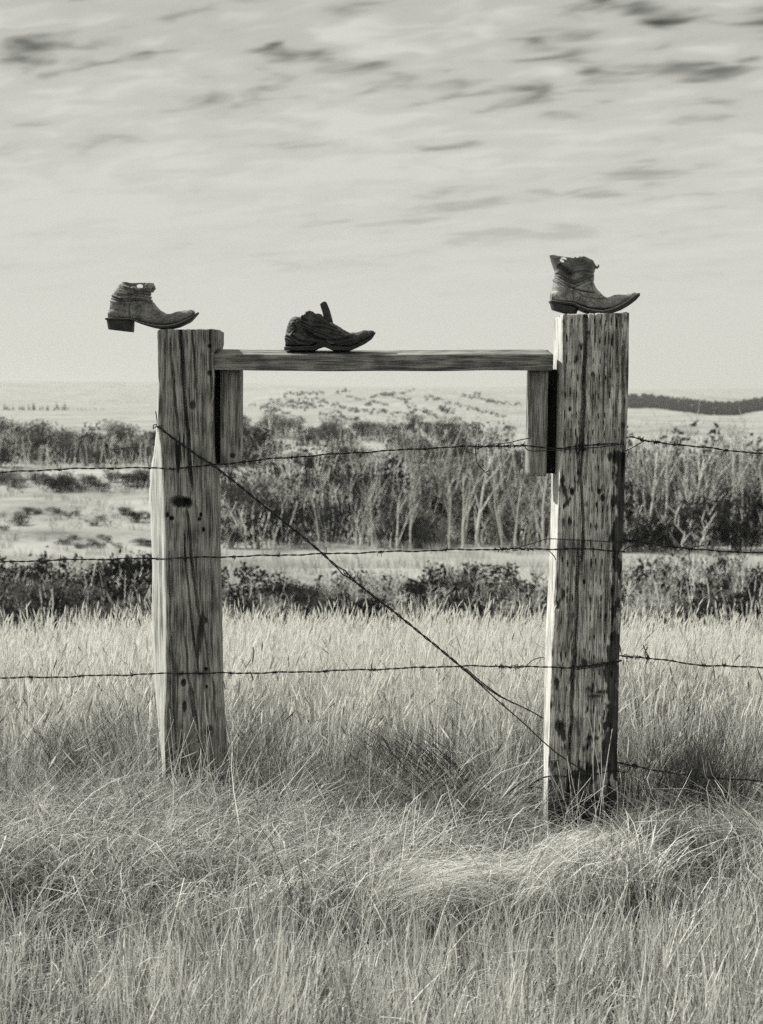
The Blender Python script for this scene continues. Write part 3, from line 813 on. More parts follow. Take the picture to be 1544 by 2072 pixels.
# diagonal brace: doubled smooth wire, twisted tight with an eye near the middle
brace = empty('brace_wire'); tag(brace, 'taut twisted wire running diagonally from the left post down to the tie post', 'wire')
bpath = wire_path([(316, 862, D0 + .06), (324, 866, D0), (350, 886, D0 - .007), (400, 922, D0 - .007), (440, 948, D0 - .005), (540, 1028, D0), (640, 1109, D0), (695, 1158, D0), (830, 1264, D0), (945, 1359, D0)], 0.0004, 9, 0.005)
k1 = near_idx(bpath, 683); k2 = near_idx(bpath, 709)
for ph in (0, math.pi):
    mb = MB(); q = []; s = 0
    for i, p in enumerate(bpath):
        if i: s += (p - bpath[i - 1]).length
        eye = math.exp(-((i - (k1 + k2) / 2) / ((k2 - k1) * 0.42)) ** 2)
        t = 2 * math.pi * s / 0.075 + ph
        off = Vector((0.0016 * math.cos(t) * .6, 0.0022 * math.sin(t), 0.0022 * math.cos(t)))
        sg = 1 if ph == 0 else -1
        q.append(p + off * (1 - eye) + Vector((0.0045, 0, 0.0055)) * sg * eye)
    mb.tube(q, 0.0022, 5); link('strand', mb.mesh('strand'), M['wire'], brace)
for pix in ([(940, 1354, D0), (975, 1385, D0), (1010, 1408, D0), (1060, 1432, D0), (1100, 1454, D0 + .03)], [(940, 1356, D0), (990, 1402, D0), (1050, 1455, D0), (1110, 1510, D0 - .005), (1150, 1540, D0 - .008), (1190, 1566, D0 - .008)],
            [(942, 1352, D0 - .003), (970, 1377, D0 - .003), (1005, 1403, D0 - .003), (1040, 1424, D0)]):
    mb = MB(); mb.tube(wire_path(pix, 0.0005, 8), 0.0021, 5); link('wire_leg', mb.mesh('wire_leg'), M['wire'], brace)
for pix in ([(310, 868, D0 + .05), (311, 860, D0 + .03), (318, 858, D0 + .02), (317, 845, D0 + .02), (315, 832, D0 + .02)], [(312, 866, D0 + .04), (320, 862, D0 + .0), (330, 862, D0 + .0)], [(470, 968, D0), (467, 976, D0 - .01), (466, 981, D0 - .012)]):
    mb = MB(); mb.tube(wire_path(pix, 0.0003, 8, 0.003), 0.0017, 5); link('wire_end', mb.mesh('wire_end'), M['wire'], brace)
pth = wire_path([(690, 1153, D0), (700, 1162, D0), (718, 1177, D0)], 0, 1, 0.002)
link('twist', coil_on(pth, 0, len(pth) - 1, 3, 0.004, 0.0015), M['wire'], brace)

# staples holding the wires on the left post
mb = MB(); mb.tube([(-0.006, 0.012, 0.004), (-0.006, -0.004, 0.004), (-0.004, -0.009, 0.003), (0.004, -0.009, -0.003), (0.006, -0.004, -0.004), (0.006, 0.012, -0.004)], 0.0018, 5)
st_me = mb.mesh('staple'); st_me.materials.append(M['wire'])
for (px, row, lb) in ((347, 948, 'rusted staple holding the top wire on the left post'), (402, 1362, 'rusted staple holding the third wire on the left post'), (372, 1130, 'rusted staple holding the second wire on the left post')):
    o = link('staple', st_me); o.location = P(px, row, YR - 0.004); tag(o, lb, 'staple', 'wire staples')

# ------------------------------------------------------------------ boots
def seg_dist(x, z, pts):
    best = np.full(x.shape, 1e9)
    for (ax, az), (bx, bz) in zip(pts, pts[1:]):
        vx, vz = bx - ax, bz - az; l2 = vx * vx + vz * vz + 1e-12
        t = np.clip(((x - ax) * vx + (z - az) * vz) / l2, 0, 1)
        best = np.minimum(best, np.hypot(x - ax - t * vx, z - az - t * vz))
    return best

def loft(rings, closed_ends=True):
    n = len(rings[0]); V = [p for r in rings for p in r]; Fc = []
    for i in range(len(rings) - 1):
        for k in range(n):
            k2 = (k + 1) % n
            Fc.append((i * n + k, i * n + k2, (i + 1) * n + k2, (i + 1) * n + k))
    if closed_ends:
        Fc.append(tuple(reversed(range(n)))); Fc.append(tuple((len(rings) - 1) * n + k for k in range(n)))
    return V, Fc

def remeshed(name, V, Fc, voxel, smooth_it):
    me = bpy.data.meshes.new(name); me.from_pydata([tuple(v) for v in V], [], Fc); me.update()
    import bmesh
    bm = bmesh.new(); bm.from_mesh(me); bmesh.ops.recalc_face_normals(bm, faces=bm.faces); bm.to_mesh(me); bm.free()
    o = bpy.data.objects.new(name, me); COL.objects.link(o)
    m = o.modifiers.new('r', 'REMESH'); m.mode = 'VOXEL'; m.voxel_size = voxel
    s = o.modifiers.new('s', 'SMOOTH'); s.iterations = smooth_it; s.factor = 0.5
    dg = bpy.context.evaluated_depsgraph_get()
    ev = o.evaluated_get(dg); out = bpy.data.meshes.new_from_object(ev)
    bpy.data.objects.remove(o); bpy.data.meshes.remove(me)
    out.name = name
    return out

def make_boot(spec):
    """spec is measured on an enlargement of the photograph: scale, origin pixel, outline tables"""
    sc = spec['scale']; k = 1.0 / sc / (FPX / YR) * 1.0
    ox, oz = spec['contact']                       # enlargement point that touches the support
    X = lambda u: (u - ox) * k
    Zf = lambda w: (oz - w) * k
    NR = 28
    # --- foot
    fb, ft, fw = spec['foot_bottom'], spec['foot_top'], spec['foot_width']
    us = np.linspace(fb[0][0] + 2, fb[-1][0] - 2, 60)
    rings = []
    for u in us:
        zb = Zf(np.interp(u, [p[0] for p in fb], [p[1] for p in fb])); zt = Zf(np.interp(u, [p[0] for p in ft], [p[1] for p in ft]))
        zt = max(zt, zb + 0.006)
        w = np.interp(u, [p[0] for p in fw], [p[1] for p in fw]); cy = np.interp(u, [p[0] for p in fw], [p[2] for p in fw])
        ring = []
        for j in range(NR):
            t = 2 * math.pi * j / NR; c, s = math.cos(t), math.sin(t)
            yy = math.copysign(abs(c) ** 0.8, c) * w
            if s < 0: zz_ = zb + (zt - zb) * 0.35 * (1 - abs(s) ** 0.5); yy = math.copysign(abs(c) ** 0.45, c) * w
            else: zz_ = zb + (zt - zb) * (0.35 + 0.65 * abs(s) ** 0.9)
            ring.append((X(u), cy + yy, zz_))
        rings.append(ring)
    V, Fc = loft(rings)
    # --- shaft: back points and front points joined ring by ring, thick leather, open top
    bk, fr, hw = spec['back'], spec['front'], spec['shaft_w']
    n = len(bk); tt = np.linspace(0, n - 1, 30)
    NS = 40
    def ring_at(t, inset, lift=0.0):
        bx = np.interp(t, range(n), [p[0] for p in bk]); bz = np.interp(t, range(n), [p[1] for p in bk])
        fx = np.interp(t, range(n), [p[0] for p in fr]); fz = np.interp(t, range(n), [p[1] for p in fr])
        w = np.interp(t, range(n), hw) - inset
        b = Vector((X(bx), 0, Zf(bz))); f = Vector((X(fx), 0, Zf(fz)))
        c = (b + f) / 2; a = (f - b) / 2; L = max(a.length - inset, 0.006); a = a.normalized()
        out = []
        for j in range(NS):
            q = 2 * math.pi * j / NS
            cx_, sy_ = math.cos(q), math.sin(q)
            p = c + a * L * math.copysign(abs(cx_) ** 0.85, cx_) + Vector((0, w * math.copysign(abs(sy_) ** 0.8, sy_), 0))
            top = sstep(n - 2.6, n - 1, t)
            rz = 0
            for (ang, amp, wd, side) in spec['rim']:
                # rim features along the back-to-front axis, on near (-1), far (1) or both (0) sides
                if side and (sy_ * side) < -0.15: continue
                rz += amp * math.exp(-((cx_ - ang) / wd) ** 2)
            p.z += float(top) * rz * k
            p.y += float(top) * 0.004 * math.sin(q * 3 + spec['seed'])
            out.append(tuple(p))
        return out
    R = [ring_at(t, 0.0) for t in tt] + [ring_at(t, 0.0038) for t in tt[::-1] if t > 0.9]
    V2, F2 = loft(R)
    off = len(V); V = V + V2; Fc = Fc + [tuple(i + off for i in f) for f in F2]
    me = remeshed('upper', V, Fc, 0.0016, 5)
    # --- folds, wrinkles, cracks
    co = np.empty(len(me.vertices) * 3, np.float32); me.vertices.foreach_get('co', co); co = co.reshape(-1, 3).astype(float)
    nm = np.empty(len(me.vertices) * 3, np.float32); me.vertices.foreach_get('normal', nm); nm = nm.reshape(-1, 3)
    uu = co[:, 0] / k + ox; ww = oz - co[:, 2] / k
    d = np.zeros(len(co)); tone = np.zeros(len(co))
    jit = 10 * (vnoise(uu / 40, ww / 40 + co[:, 1] * 30, spec['seed']) - 0.5)
    for pts, wid, amp, dk in spec['folds']:
        q = seg_dist(uu + jit, ww + jit * .6, pts)
        g = np.exp(-(q / wid) ** 2); d -= amp * g
        d += amp * 0.45 * np.exp(-((q - wid * 1.9) / wid) ** 2)
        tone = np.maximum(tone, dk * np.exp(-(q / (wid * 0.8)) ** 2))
    d += spec['wr'] * (fbm(uu / 34, ww / 22 + co[:, 1] * 25, spec['seed'] + 2, 3) - 0.5) * 2
    d += 0.0004 * (vnoise(uu / 6, ww / 6 + co[:, 1] * 100, spec['seed'] + 6) - 0.5)
    tone = np.maximum(tone, 0.5 * sstep(0.6, 0.8, fbm(uu / 28, ww / 28 + co[:, 1] * 22, spec['seed'] + 11, 3)))
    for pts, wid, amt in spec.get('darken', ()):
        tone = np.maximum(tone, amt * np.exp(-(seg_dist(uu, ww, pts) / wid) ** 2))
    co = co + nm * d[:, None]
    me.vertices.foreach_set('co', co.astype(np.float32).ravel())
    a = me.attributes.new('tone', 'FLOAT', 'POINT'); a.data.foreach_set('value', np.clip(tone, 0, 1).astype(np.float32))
    if spec.get('hole'):
        import bmesh
        hx, hz, ha, hb, side = spec['hole']
        kill = (((uu - hx) / ha) ** 2 + ((ww - hz) / hb) ** 2 < 1) & ((co[:, 1] > 0) | (side == 0))
        bm = bmesh.new(); bm.from_mesh(me); bm.verts.ensure_lookup_table()
        bmesh.ops.delete(bm, geom=[bm.verts[i] for i in np.nonzero(kill)[0]], context='VERTS'); bm.to_mesh(me); bm.free()
    me.polygons.foreach_set('use_smooth', np.ones(len(me.polygons), bool)); me.update()
    root = empty('cowboy_boot', spec['loc'])
    root.rotation_euler = (0, 0, spec.get('yaw', 0))
    up = link('upper', me, spec['mat'], root); 
    me.materials.clear(); me.materials.append(spec['mat'])
    # --- sole
    sb, stp = spec['sole_bottom'], spec['sole_top']
    us = np.linspace(sb[0][0], sb[-1][0], 50); rings = []; wrings = []
    for u in us:
        zb = Zf(np.interp(u, [p[0] for p in sb], [p[1] for p in sb])); zt = Zf(np.interp(u, [p[0] for p in stp], [p[1] for p in stp]))
        w = np.interp(u, [p[0] for p in fw], [p[1] for p in fw]) + 0.0035; cy = np.interp(u, [p[0] for p in fw], [p[2] for p in fw])
        w += 0.0012 * (vnoise(u / 25, 0, spec['seed'] + 33) - 0.5)
        zm = zt - (zt - zb) * 0.38
        rings.append([(X(u), cy - w, zb + .0006), (X(u), cy - w, zm - .0004), (X(u), cy + w, zm - .0004), (X(u), cy + w, zb + .0006), (X(u), cy + w * .9, zb), (X(u), cy - w * .9, zb)])
        wrings.append([(X(u), cy - w - .0012, zm), (X(u), cy - w + .0015, zt), (X(u), cy + w - .0015, zt), (X(u), cy + w + .0012, zm)])
    v_, f_ = loft(rings); so = mesh_np('sole', v_, f_, False, {'tone': np.zeros(len(v_))}); link('sole', so, M['sole'], root)
    v_, f_ = loft(wrings); so = mesh_np('welt', v_, f_, False); link('welt', so, spec.get('welt_mat', M['welt']), root)
    # --- heel, stacked lifts
    if spec.get('heel'):
        ht, hb = spec['heel']                       # (u0,u1,w) top line, bottom line  [back, front]
        (a0, a0z), (a1, a1z) = ht; (b0, b0z), (b1, b1z) = hb
        wt, wb = spec['heel_w']; rings = []
        LN = 6
        for i in range(LN * 3):
            t = i / (LN * 3 - 1); g = 0.0009 if i % 3 == 1 else 0.0
            x0 = a0 * (1 - t) + b0 * t; x1 = a1 * (1 - t) + b1 * t; z0 = a0z * (1 - t) + b0z * t; z1 = a1z * (1 - t) + b1z * t
            w = wt * (1 - t) + wb * t; ring = []
            for j in range(24):
                q = 2 * math.pi * j / 24; c, s = math.cos(q), math.sin(q)
                e = abs(c) ** (0.35 if c > 0 else 0.9); fx = 0.5 + 0.5 * math.copysign(e, c)
                uq = x0 + (x1 - x0) * fx; zq = z0 + (z1 - z0) * fx
                ring.append((X(uq) - math.copysign(g, c), math.copysign(abs(s) ** 0.6, s) * (w - g), Zf(zq)))
            rings.append(ring)
        v_, f_ = loft(rings); hm = mesh_np('heel', v_, f_, False, {'tone': 0.35 * rng.random(len(v_))}); link('heel', hm, M['sole'], root)
    # --- stitched side seam
    for s_pts in spec.get('seams', ()):
        mb = MB()
        for side in (-1,):
            pts = []
            for i in range(len(s_pts) - 1):
                for t in np.linspace(0, 1, 6, endpoint=False):
                    u_ = s_pts[i][0] * (1 - t) + s_pts[i + 1][0] * t; w_ = s_pts[i][1] * (1 - t) + s_pts[i + 1][1] * t
                    sel = np.hypot(uu - u_, ww - w_) < 14
                    y = co[sel, 1].min() if sel.any() else None
                    if y is not None: pts.append((X(u_), y - 0.0004, Zf(w_)))
            if len(pts) > 2: mb.tube(pts, 0.0013, 5)
        if mb.v: link('side_seam', mb.mesh('side_seam'), M['welt'], root)
    for fl in spec.get('flaps', ()):
        pts, wd, th, y0, nm_ = fl
        rings = []
        m_ = len(pts)
        for i, (u_, w_) in enumerate(pts):
            t = i / (m_ - 1); d = (Vector((X(pts[min(i + 1, m_ - 1)][0]), 0, Zf(pts[min(i + 1, m_ - 1)][1]))) - Vector((X(pts[max(i - 1, 0)][0]), 0, Zf(pts[max(i - 1, 0)][1])))).normalized()
            nn = Vector((-d.z, 0, d.x)); c = Vector((X(u_), y0 + 0.004 * math.sin(t * 3), Zf(w_)))
            hw_ = wd * (1 - 0.5 * t ** 3) * (0.5 if i == m_ - 1 else 1); thx = th * (1 - .25 * t) * (.45 if i == m_ - 1 else 1)
            ring = []
            for j in range(12):
                q = 2 * math.pi * j / 12
                ring.append(tuple(c + Vector((0, 1, 0)) * hw_ * math.cos(q) + nn * thx * math.sin(q)))
            rings.append(ring)
        v_, f_ = loft(rings); fm = mesh_np(nm_, v_, f_, True, {'tone': 0.4 * rng.random(len(v_))}); link(nm_, fm, spec['mat'], root)
    return root

def top_z(me, x, y, rad=0.05, mat=None):
    co = np.empty(len(me.vertices) * 3, np.float32); me.vertices.foreach_get('co', co); co = co.reshape(-1, 3)
    if mat is not None: co = co @ np.array(mat.to_3x3()).T + np.array(mat.translation)
    k = np.hypot(co[:, 0] - x, co[:, 1] - y) < rad
    return float(co[k, 2].max())
bpy.context.view_layer.update()
# left boot: balanced on its ball, heel hanging clear of the post
c = P(190 + 790 / 5.514, 540 + 692 / 5.514, YR + 0.06)
c.z = top_z(post_me, c.x, c.y, 0.06) + 0.001
bootA = make_boot(dict(seed=3, scale=5.514, contact=(790, 694), loc=c, mat=M['leather_a'], wr=0.0007,
    foot_bottom=[(165, 575), (300, 575), (430, 580), (520, 612), (620, 640), (750, 652), (880, 648), (980, 620), (1060, 580), (1130, 520)],
    foot_top=[(165, 480), (300, 440), (480, 420), (600, 420), (690, 440), (760, 492), (810, 522), (860, 524), (930, 500), (1000, 484), (1090, 474), (1120, 482), (1130, 498)],
    foot_width=[(140, .024, 0), (200, .030, 0), (320, .032, 0), (450, .030, 0), (620, .038, 0), (780, .046, 0), (900, .045, 0), (1000, .038, 0), (1080, .029, 0), (1130, .020, 0), (1175, .011, 0)],
    back=[(185, 555), (176, 470), (190, 372), (212, 305), (262, 238), (300, 192), (318, 172)], front=[(800, 535), (722, 455), (656, 392), (630, 320), (652, 280), (698, 246), (672, 185)],
    shaft_w=[.033, .034, .036, .037, .039, .040, .036],
    rim=[(-0.35, -60, .35, -1), (0.15, -85, .38, -1), (0.1, 14, .5, 1), (0.75, 10, .3, 0), (-.8, 12, .2, 1)],
    folds=[([(200, 350), (300, 378), (430, 380), (560, 380), (650, 400)], 15, .0050, .55), ([(230, 285), (300, 330), (430, 318), (560, 340), (640, 360)], 11, .0035, .4),
           ([(480, 290), (560, 300), (640, 305)], 18, .006, .6), ([(470, 375), (540, 372), (600, 385), (650, 410)], 8, .003, .5), ([(430, 440), (560, 400), (650, 430)], 12, .0018, 0),
           ([(300, 190), (330, 240), (400, 260), (480, 265)], 12, .005, .4), ([(560, 190), (590, 230), (560, 270)], 10, .003, .3), ([(265, 230), (290, 280)], 9, .003, .5),
           ([(700, 560), (760, 520), (800, 530)], 10, .0012, .3), ([(420, 570), (415, 470), (430, 380)], 7, .0015, .8)],
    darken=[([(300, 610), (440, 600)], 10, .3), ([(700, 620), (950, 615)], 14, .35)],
    hole=(495, 205, 32, 22, 1),
    sole_bottom=[(140, 592), (300, 596), (440, 600), (540, 640), (640, 672), (720, 688), (800, 694), (860, 688), (950, 668), (1080, 612), (1172, 520)],
    sole_top=[(140, 570), (300, 572), (440, 578), (540, 616), (640, 640), (720, 652), (800, 656), (860, 652), (950, 634), (1080, 572), (1172, 504)],
    heel=(((142, 592), (450, 602)), ((158, 695), (442, 728))), heel_w=(.033, .029),
    seams=[[(418, 565), (412, 500), (424, 420), (432, 350), (432, 290)]],
    flaps=[]))
tag(bootA, 'worn cowboy boot balanced on the shorter post with its heel hanging in the air', 'boot', 'old boots on the fence')

# middle boot: crumpled, low, on the rail
c = P(550 + 880 / 6.433, 600 + 738 / 6.433, YR + 0.045)
c.z = top_z(rail.data, c.x, c.y, 0.05, rail.matrix_world) - 0.001
bootB = make_boot(dict(seed=11, scale=6.433, contact=(880, 742), loc=c, mat=M['leather_b'], wr=0.0015, welt_mat=M['sole'],
    foot_bottom=[(175, 690), (300, 695), (480, 690), (600, 665), (700, 650), (790, 685), (900, 705), (1020, 700), (1120, 665), (1220, 610), (1300, 550), (1340, 512)],
    foot_top=[(175, 520), (300, 430), (500, 400), (700, 360), (790, 372), (880, 436), (960, 486), (1020, 512), (1100, 503), (1200, 478), (1300, 474), (1335, 482), (1340, 500)],
    foot_width=[(150, .024, 0), (220, .032, 0), (400, .036, 0), (560, .034, 0), (760, .040, 0), (900, .045, 0), (1020, .043, 0), (1150, .034, 0), (1250, .024, 0), (1340, .012, 0), (1360, .010, 0)],
    back=[(185, 620), (180, 540), (195, 440), (232, 345), (272, 305)], front=[(880, 450), (790, 392), (720, 345), (672, 312), (648, 275)], shaft_w=[.033, .036, .038, .038, .034],
    rim=[(-.55, -8, .25, 0), (0.15, 62, .38, -1), (0.2, 40, .4, 1), (-.3, -22, .2, -1), (0.85, 10, .2, 0)],
    folds=[([(390, 380), (520, 440), (700, 450), (900, 520)], 9, .0035, .7), ([(400, 420), (560, 500), (720, 560), (820, 610)], 10, .004, .7), ([(400, 345), (560, 370), (720, 400), (860, 470)], 7, .0025, .6), ([(480, 440), (640, 500), (800, 540), (960, 560)], 7, .0025, .5), ([(280, 560), (360, 620), (480, 640)], 16, .005, .7),
           ([(440, 480), (540, 560), (640, 600), (720, 620)], 22, .008, .9), ([(430, 260), (420, 340), (470, 360)], 12, .005, .5), ([(290, 400), (330, 460), (290, 520)], 10, .004, .4),
           ([(200, 560), (260, 590), (330, 660)], 9, .004, .6), ([(190, 600), (260, 640)], 8, .003, .6), ([(560, 300), (680, 380), (800, 440)], 9, .003, .5), ([(760, 620), (900, 610), (1050, 570)], 16, .004, .6),
           ([(350, 380), (400, 430), (420, 520)], 9, .003, .3), ([(900, 460), (960, 510), (1060, 530)], 9, .002, .4)],
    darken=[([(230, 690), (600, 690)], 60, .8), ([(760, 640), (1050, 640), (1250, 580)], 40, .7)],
    hole=None,
    sole_bottom=[(165, 735), (300, 742), (560, 742), (598, 716), (680, 690), (760, 722), (800, 742), (1010, 742), (1110, 700), (1220, 648), (1310, 585), (1352, 515)],
    sole_top=[(165, 690), (300, 696), (560, 680), (598, 654), (680, 640), (760, 664), (800, 690), (1010, 700), (1110, 664), (1220, 608), (1310, 548), (1352, 492)],
    heel=None, seams=[[(720, 608), (760, 640), (800, 655), (818, 650)]],
    flaps=[([(745, 385), (728, 310), (708, 230), (685, 165), (668, 125), (662, 112)], .006, .0135, -.006, 'pull_strap')]))
tag(bootB, 'low crumpled dark boot with an upright strap, lying on the plank', 'boot', 'old boots on the fence')

# right boot: on top of the tie post
c = P(1080 + 880 / 6.433, 490 + 916 / 6.433, YR + 0.08)
c.z = top_z(tie_me, c.x, c.y, 0.03) - 0.0025
bootC = make_boot(dict(seed=23, scale=6.433, contact=(860, 922), loc=c, mat=M['leather_c'], wr=0.0007,
    foot_bottom=[(190, 735), (330, 755), (460, 765), (560, 800), (700, 850), (850, 862), (980, 845), (1100, 790), (1200, 725), (1300, 650)],
    foot_top=[(190, 620), (330, 560), (480, 540), (640, 545), (760, 560), (830, 622), (900, 692), (950, 690), (1040, 655), (1150, 656), (1230, 640), (1280, 626), (1300, 636)],
    foot_width=[(175, .024, 0), (250, .031, 0), (380, .033, 0), (520, .031, 0), (700, .039, 0), (880, .046, 0), (1020, .044, 0), (1130, .035, 0), (1230, .025, 0), (1310, .014, 0), (1360, .009, 0)],
    back=[(200, 680), (205, 570), (236, 470), (254, 395), (232, 330), (198, 250), (168, 178)], front=[(900, 700), (790, 575), (750, 490), (744, 405), (762, 345), (792, 300), (735, 215)],
    shaft_w=[.034, .035, .034, .032, .037, .041, .036],
    rim=[(-.9, 40, .3, 0), (-.4, 14, .25, 0), (0.1, 6, .3, 0), (.55, 34, .35, 0)],
    folds=[([(252, 440), (340, 510), (455, 580)], 15, .006, .6), ([(470, 580), (560, 540), (690, 480)], 14, .005, .5), ([(280, 420), (380, 480), (480, 510), (600, 480), (700, 420)], 26, .007, .75),
           ([(470, 590), (600, 620), (730, 640)], 12, .005, .85), ([(480, 600), (600, 690), (780, 725), (900, 712)], 9, .0025, .5), ([(700, 480), (720, 560), (740, 640)], 9, .003, .4),
           ([(440, 260), (460, 330), (440, 420)], 9, .003, .3), ([(520, 200), (560, 240), (600, 210)], 16, .005, .7), ([(300, 300), (380, 360), (430, 440)], 20, .004, .6),
           ([(480, 380), (620, 370), (740, 380)], 14, .003, .5), ([(470, 770), (478, 690), (470, 600)], 6, .0012, .9), ([(250, 470), (330, 545), (440, 585)], 8, .003, .6)],
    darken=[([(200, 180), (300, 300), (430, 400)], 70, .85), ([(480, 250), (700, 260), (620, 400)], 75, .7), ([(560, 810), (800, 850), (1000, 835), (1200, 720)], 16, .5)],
    hole=(335, 216, 42, 30, 0),
    sole_bottom=[(178, 760), (330, 785), (470, 800), (560, 850), (650, 888), (760, 914), (860, 922), (980, 906), (1090, 868), (1200, 806), (1300, 735), (1357, 672)],
    sole_top=[(178, 730), (330, 752), (470, 764), (560, 806), (650, 840), (760, 862), (860, 868), (980, 838), (1090, 784), (1200, 716), (1300, 640), (1357, 636)],
    heel=(((178, 758), (555, 842)), ((205, 850), (520, 935))), heel_w=(.034, .029),
    seams=[[(478, 760), (472, 690), (465, 600)], [(462, 320), (450, 270), (462, 230)]],
    flaps=[([(772, 300), (795, 310), (810, 290), (808, 268)], .012, .004, -.012, 'pull_strap')]))
tag(bootC, 'tallest cowboy boot with collapsed shaft standing on top of the tie post', 'boot', 'old boots on the fence')

# ------------------------------------------------------------------ grass
def pxcol(x, y): return CX + FPX * x / y

def mixtone(rs, n, bright=.6, hi=.82, lo=.16):
    b = rs.random(n) < bright
    return np.clip(np.where(b, rs.normal(hi, .13, n), rs.normal(lo, .12, n)), 0, 1)

class Blades:
    """thousands of single curved blades gathered into one mesh"""
    def __init__(s): s.V = []; s.F = []; s.T = []; s.n = 0
    def add(s, x, y, z, L, dx, dy, hw, curl, tone, segs, rs, stiff=1.7, kink=0.012, head=0.0, snap=0.0, clear=False):
        if clear:
            mx, my = x + L * dx * .55, y + L * dy * .55
            k_ = rs.random(len(x)) > .93 * np.maximum(hollow(pxcol(mx, my), my), hollow(pxcol(x, y), y))
            x, y, z, L, dx, dy, hw, curl, tone = (q[k_] for q in (x, y, z, L, dx, dy, hw, curl, tone))
        n = len(x); t = np.linspace(0, 1, segs + 1)[None, :]
        ph = rs.uniform(0, 6.28, (n, 2)); kx = rs.normal(0, kink, (n, 2))
        o = t ** stiff
        X = x[:, None] + L[:, None] * dx[:, None] * o + kx[:, :1] * np.sin(t * 4.5 + ph[:, :1]) * t
        Y = y[:, None] + L[:, None] * dy[:, None] * o + kx[:, 1:] * np.sin(t * 4.5 + ph[:, 1:]) * t
        Z = z[:, None] + L[:, None] * (t - curl[:, None] * t ** 2.4)
        Z = np.maximum(Z, terrain(X, Y) + 0.004)
        if snap > 0:                                  # broken stems fold over sharply
            bm_ = (rs.random(n) < snap)[:, None]; t0 = rs.uniform(.35, .8, n)[:, None]; over = np.clip(t - t0, 0, 1) * bm_
            an = rs.uniform(0, 6.28, n)[:, None]; dn = rs.uniform(.4, 1.5, n)[:, None]
            X = X + L[:, None] * over * np.cos(an); Y = Y + L[:, None] * over * np.sin(an); Z = np.maximum(Z - L[:, None] * over * dn, terrain(X, Y) + .004)
        fa = rs.uniform(0, math.pi, n); hw = hw * np.exp(rs.normal(0, .28, n)); w = hw[:, None] * (1 - 0.85 * t ** 1.6)
        wx = np.cos(fa)[:, None] * w; wy = np.sin(fa)[:, None] * w
        A = np.stack([X - wx, Y - wy, Z], -1); B = np.stack([X + wx, Y + wy, Z], -1)
        P_ = np.stack([A, B], 2).reshape(n, -1, 3)
        k = 2 * (segs + 1)
        base = s.n + np.arange(n)[:, None] * k + 2 * np.arange(segs)[None, :]
        s.F.append(np.stack([base, base + 1, base + 3, base + 2], -1).reshape(-1, 4))
        s.V.append(P_.reshape(-1, 3)); s.T.append(np.repeat(tone, k)); s.n += n * k
        if head > 0:
            m = np.nonzero(rs.random(n) < head)[0]
            e = np.stack([X[m, -1], Y[m, -1], Z[m, -1]], -1); d = e - np.stack([X[m, -2], Y[m, -2], Z[m, -2]], -1)
            d /= np.linalg.norm(d, axis=1, keepdims=True) + 1e-9
            hl = rs.uniform(.03, .075, len(m)); hw_ = rs.uniform(.0022, .0042, len(m))
            for q in (0, 1.57):
                a = fa[m] + q; ax = np.stack([np.cos(a), np.sin(a), 0 * a], -1) * hw_[:, None]
                pts = []
                for tt, f in ((-.1, .3), (.3, 1.0), (.65, .8), (1, .08)):
                    c = e + d * (hl * tt)[:, None]; pts += [c - ax * f, c + ax * f]
                Q = np.stack(pts, 1); b = s.n + np.arange(len(m))[:, None] * 8 + 2 * np.arange(3)[None, :]
                s.F.append(np.stack([b, b + 1, b + 3, b + 2], -1).reshape(-1, 4)); s.V.append(Q.reshape(-1, 3)); s.T.append(np.repeat(np.clip(tone[m] + .1, 0, 1), 8)); s.n += len(m) * 8
    def build(s, name, label, mat):
        me = mesh_np(name, np.concatenate(s.V), np.concatenate(s.F), False, {'tone': np.concatenate(s.T)})
        return tag(link(name, me, mat), label, kind='stuff')

def tufts(rs, n, d0, d1, per, rad, spread=1.22):
    """tuft centres between two distances, then blade roots round them; returns blade x, y, outward angle, tuft index"""
    d = np.sqrt(rs.uniform(d0 ** 2, d1 ** 2, n)); x = rs.uniform(-1, 1, n) * (d * 0.264 * spread + 0.2)
    return x, d

def expand(rs, tx, ty, per, rad):
    n = len(tx); idx = np.repeat(np.arange(n), per); a = rs.uniform(0, 2 * math.pi, len(idx)); r = rad * np.sqrt(rs.random(len(idx)))
    return tx[idx] + r * np.cos(a), ty[idx] + r * np.sin(a), a, idx

def postclear(x, y):
    p_ = pxcol(x, y)
    return ~((y > 4.49) & (y < 4.71) & (((p_ > 300) & (p_ < 452)) | ((p_ > 1100) & (p_ < 1262))))

hollow = lambda p, d: np.clip(1.1 * np.exp(-(((p - 1130) / 150) ** 2 + ((d - 3.92) / .10) ** 2)) + np.exp(-(((p - 1060) / 120) ** 2 + ((d - 4.28) / .10) ** 2)) + .95 * np.exp(-(((p - 440) / 150) ** 2 + ((d - 3.74) / .07) ** 2)) + np.exp(-(((p - 50) / 90) ** 2 + ((d - 3.72) / .09) ** 2)) + .9 * np.exp(-(((p - 1480) / 60) ** 2 + ((d - 3.75) / .1) ** 2)) + .8 * np.exp(-(((p - 1300) / 80) ** 2 + ((d - 3.55) / .08) ** 2)) + .75 * np.exp(-(((p - 400) / 70) ** 2 + ((d - 3.38) / .06) ** 2)) + .6 * np.exp(-(((p - 700) / 60) ** 2 + ((d - 3.35) / .05) ** 2)) + .7 * np.exp(-(((p - 130) / 60) ** 2 + ((d - 3.55) / .05) ** 2)), 0, .98)
rs = np.random.default_rng(21)
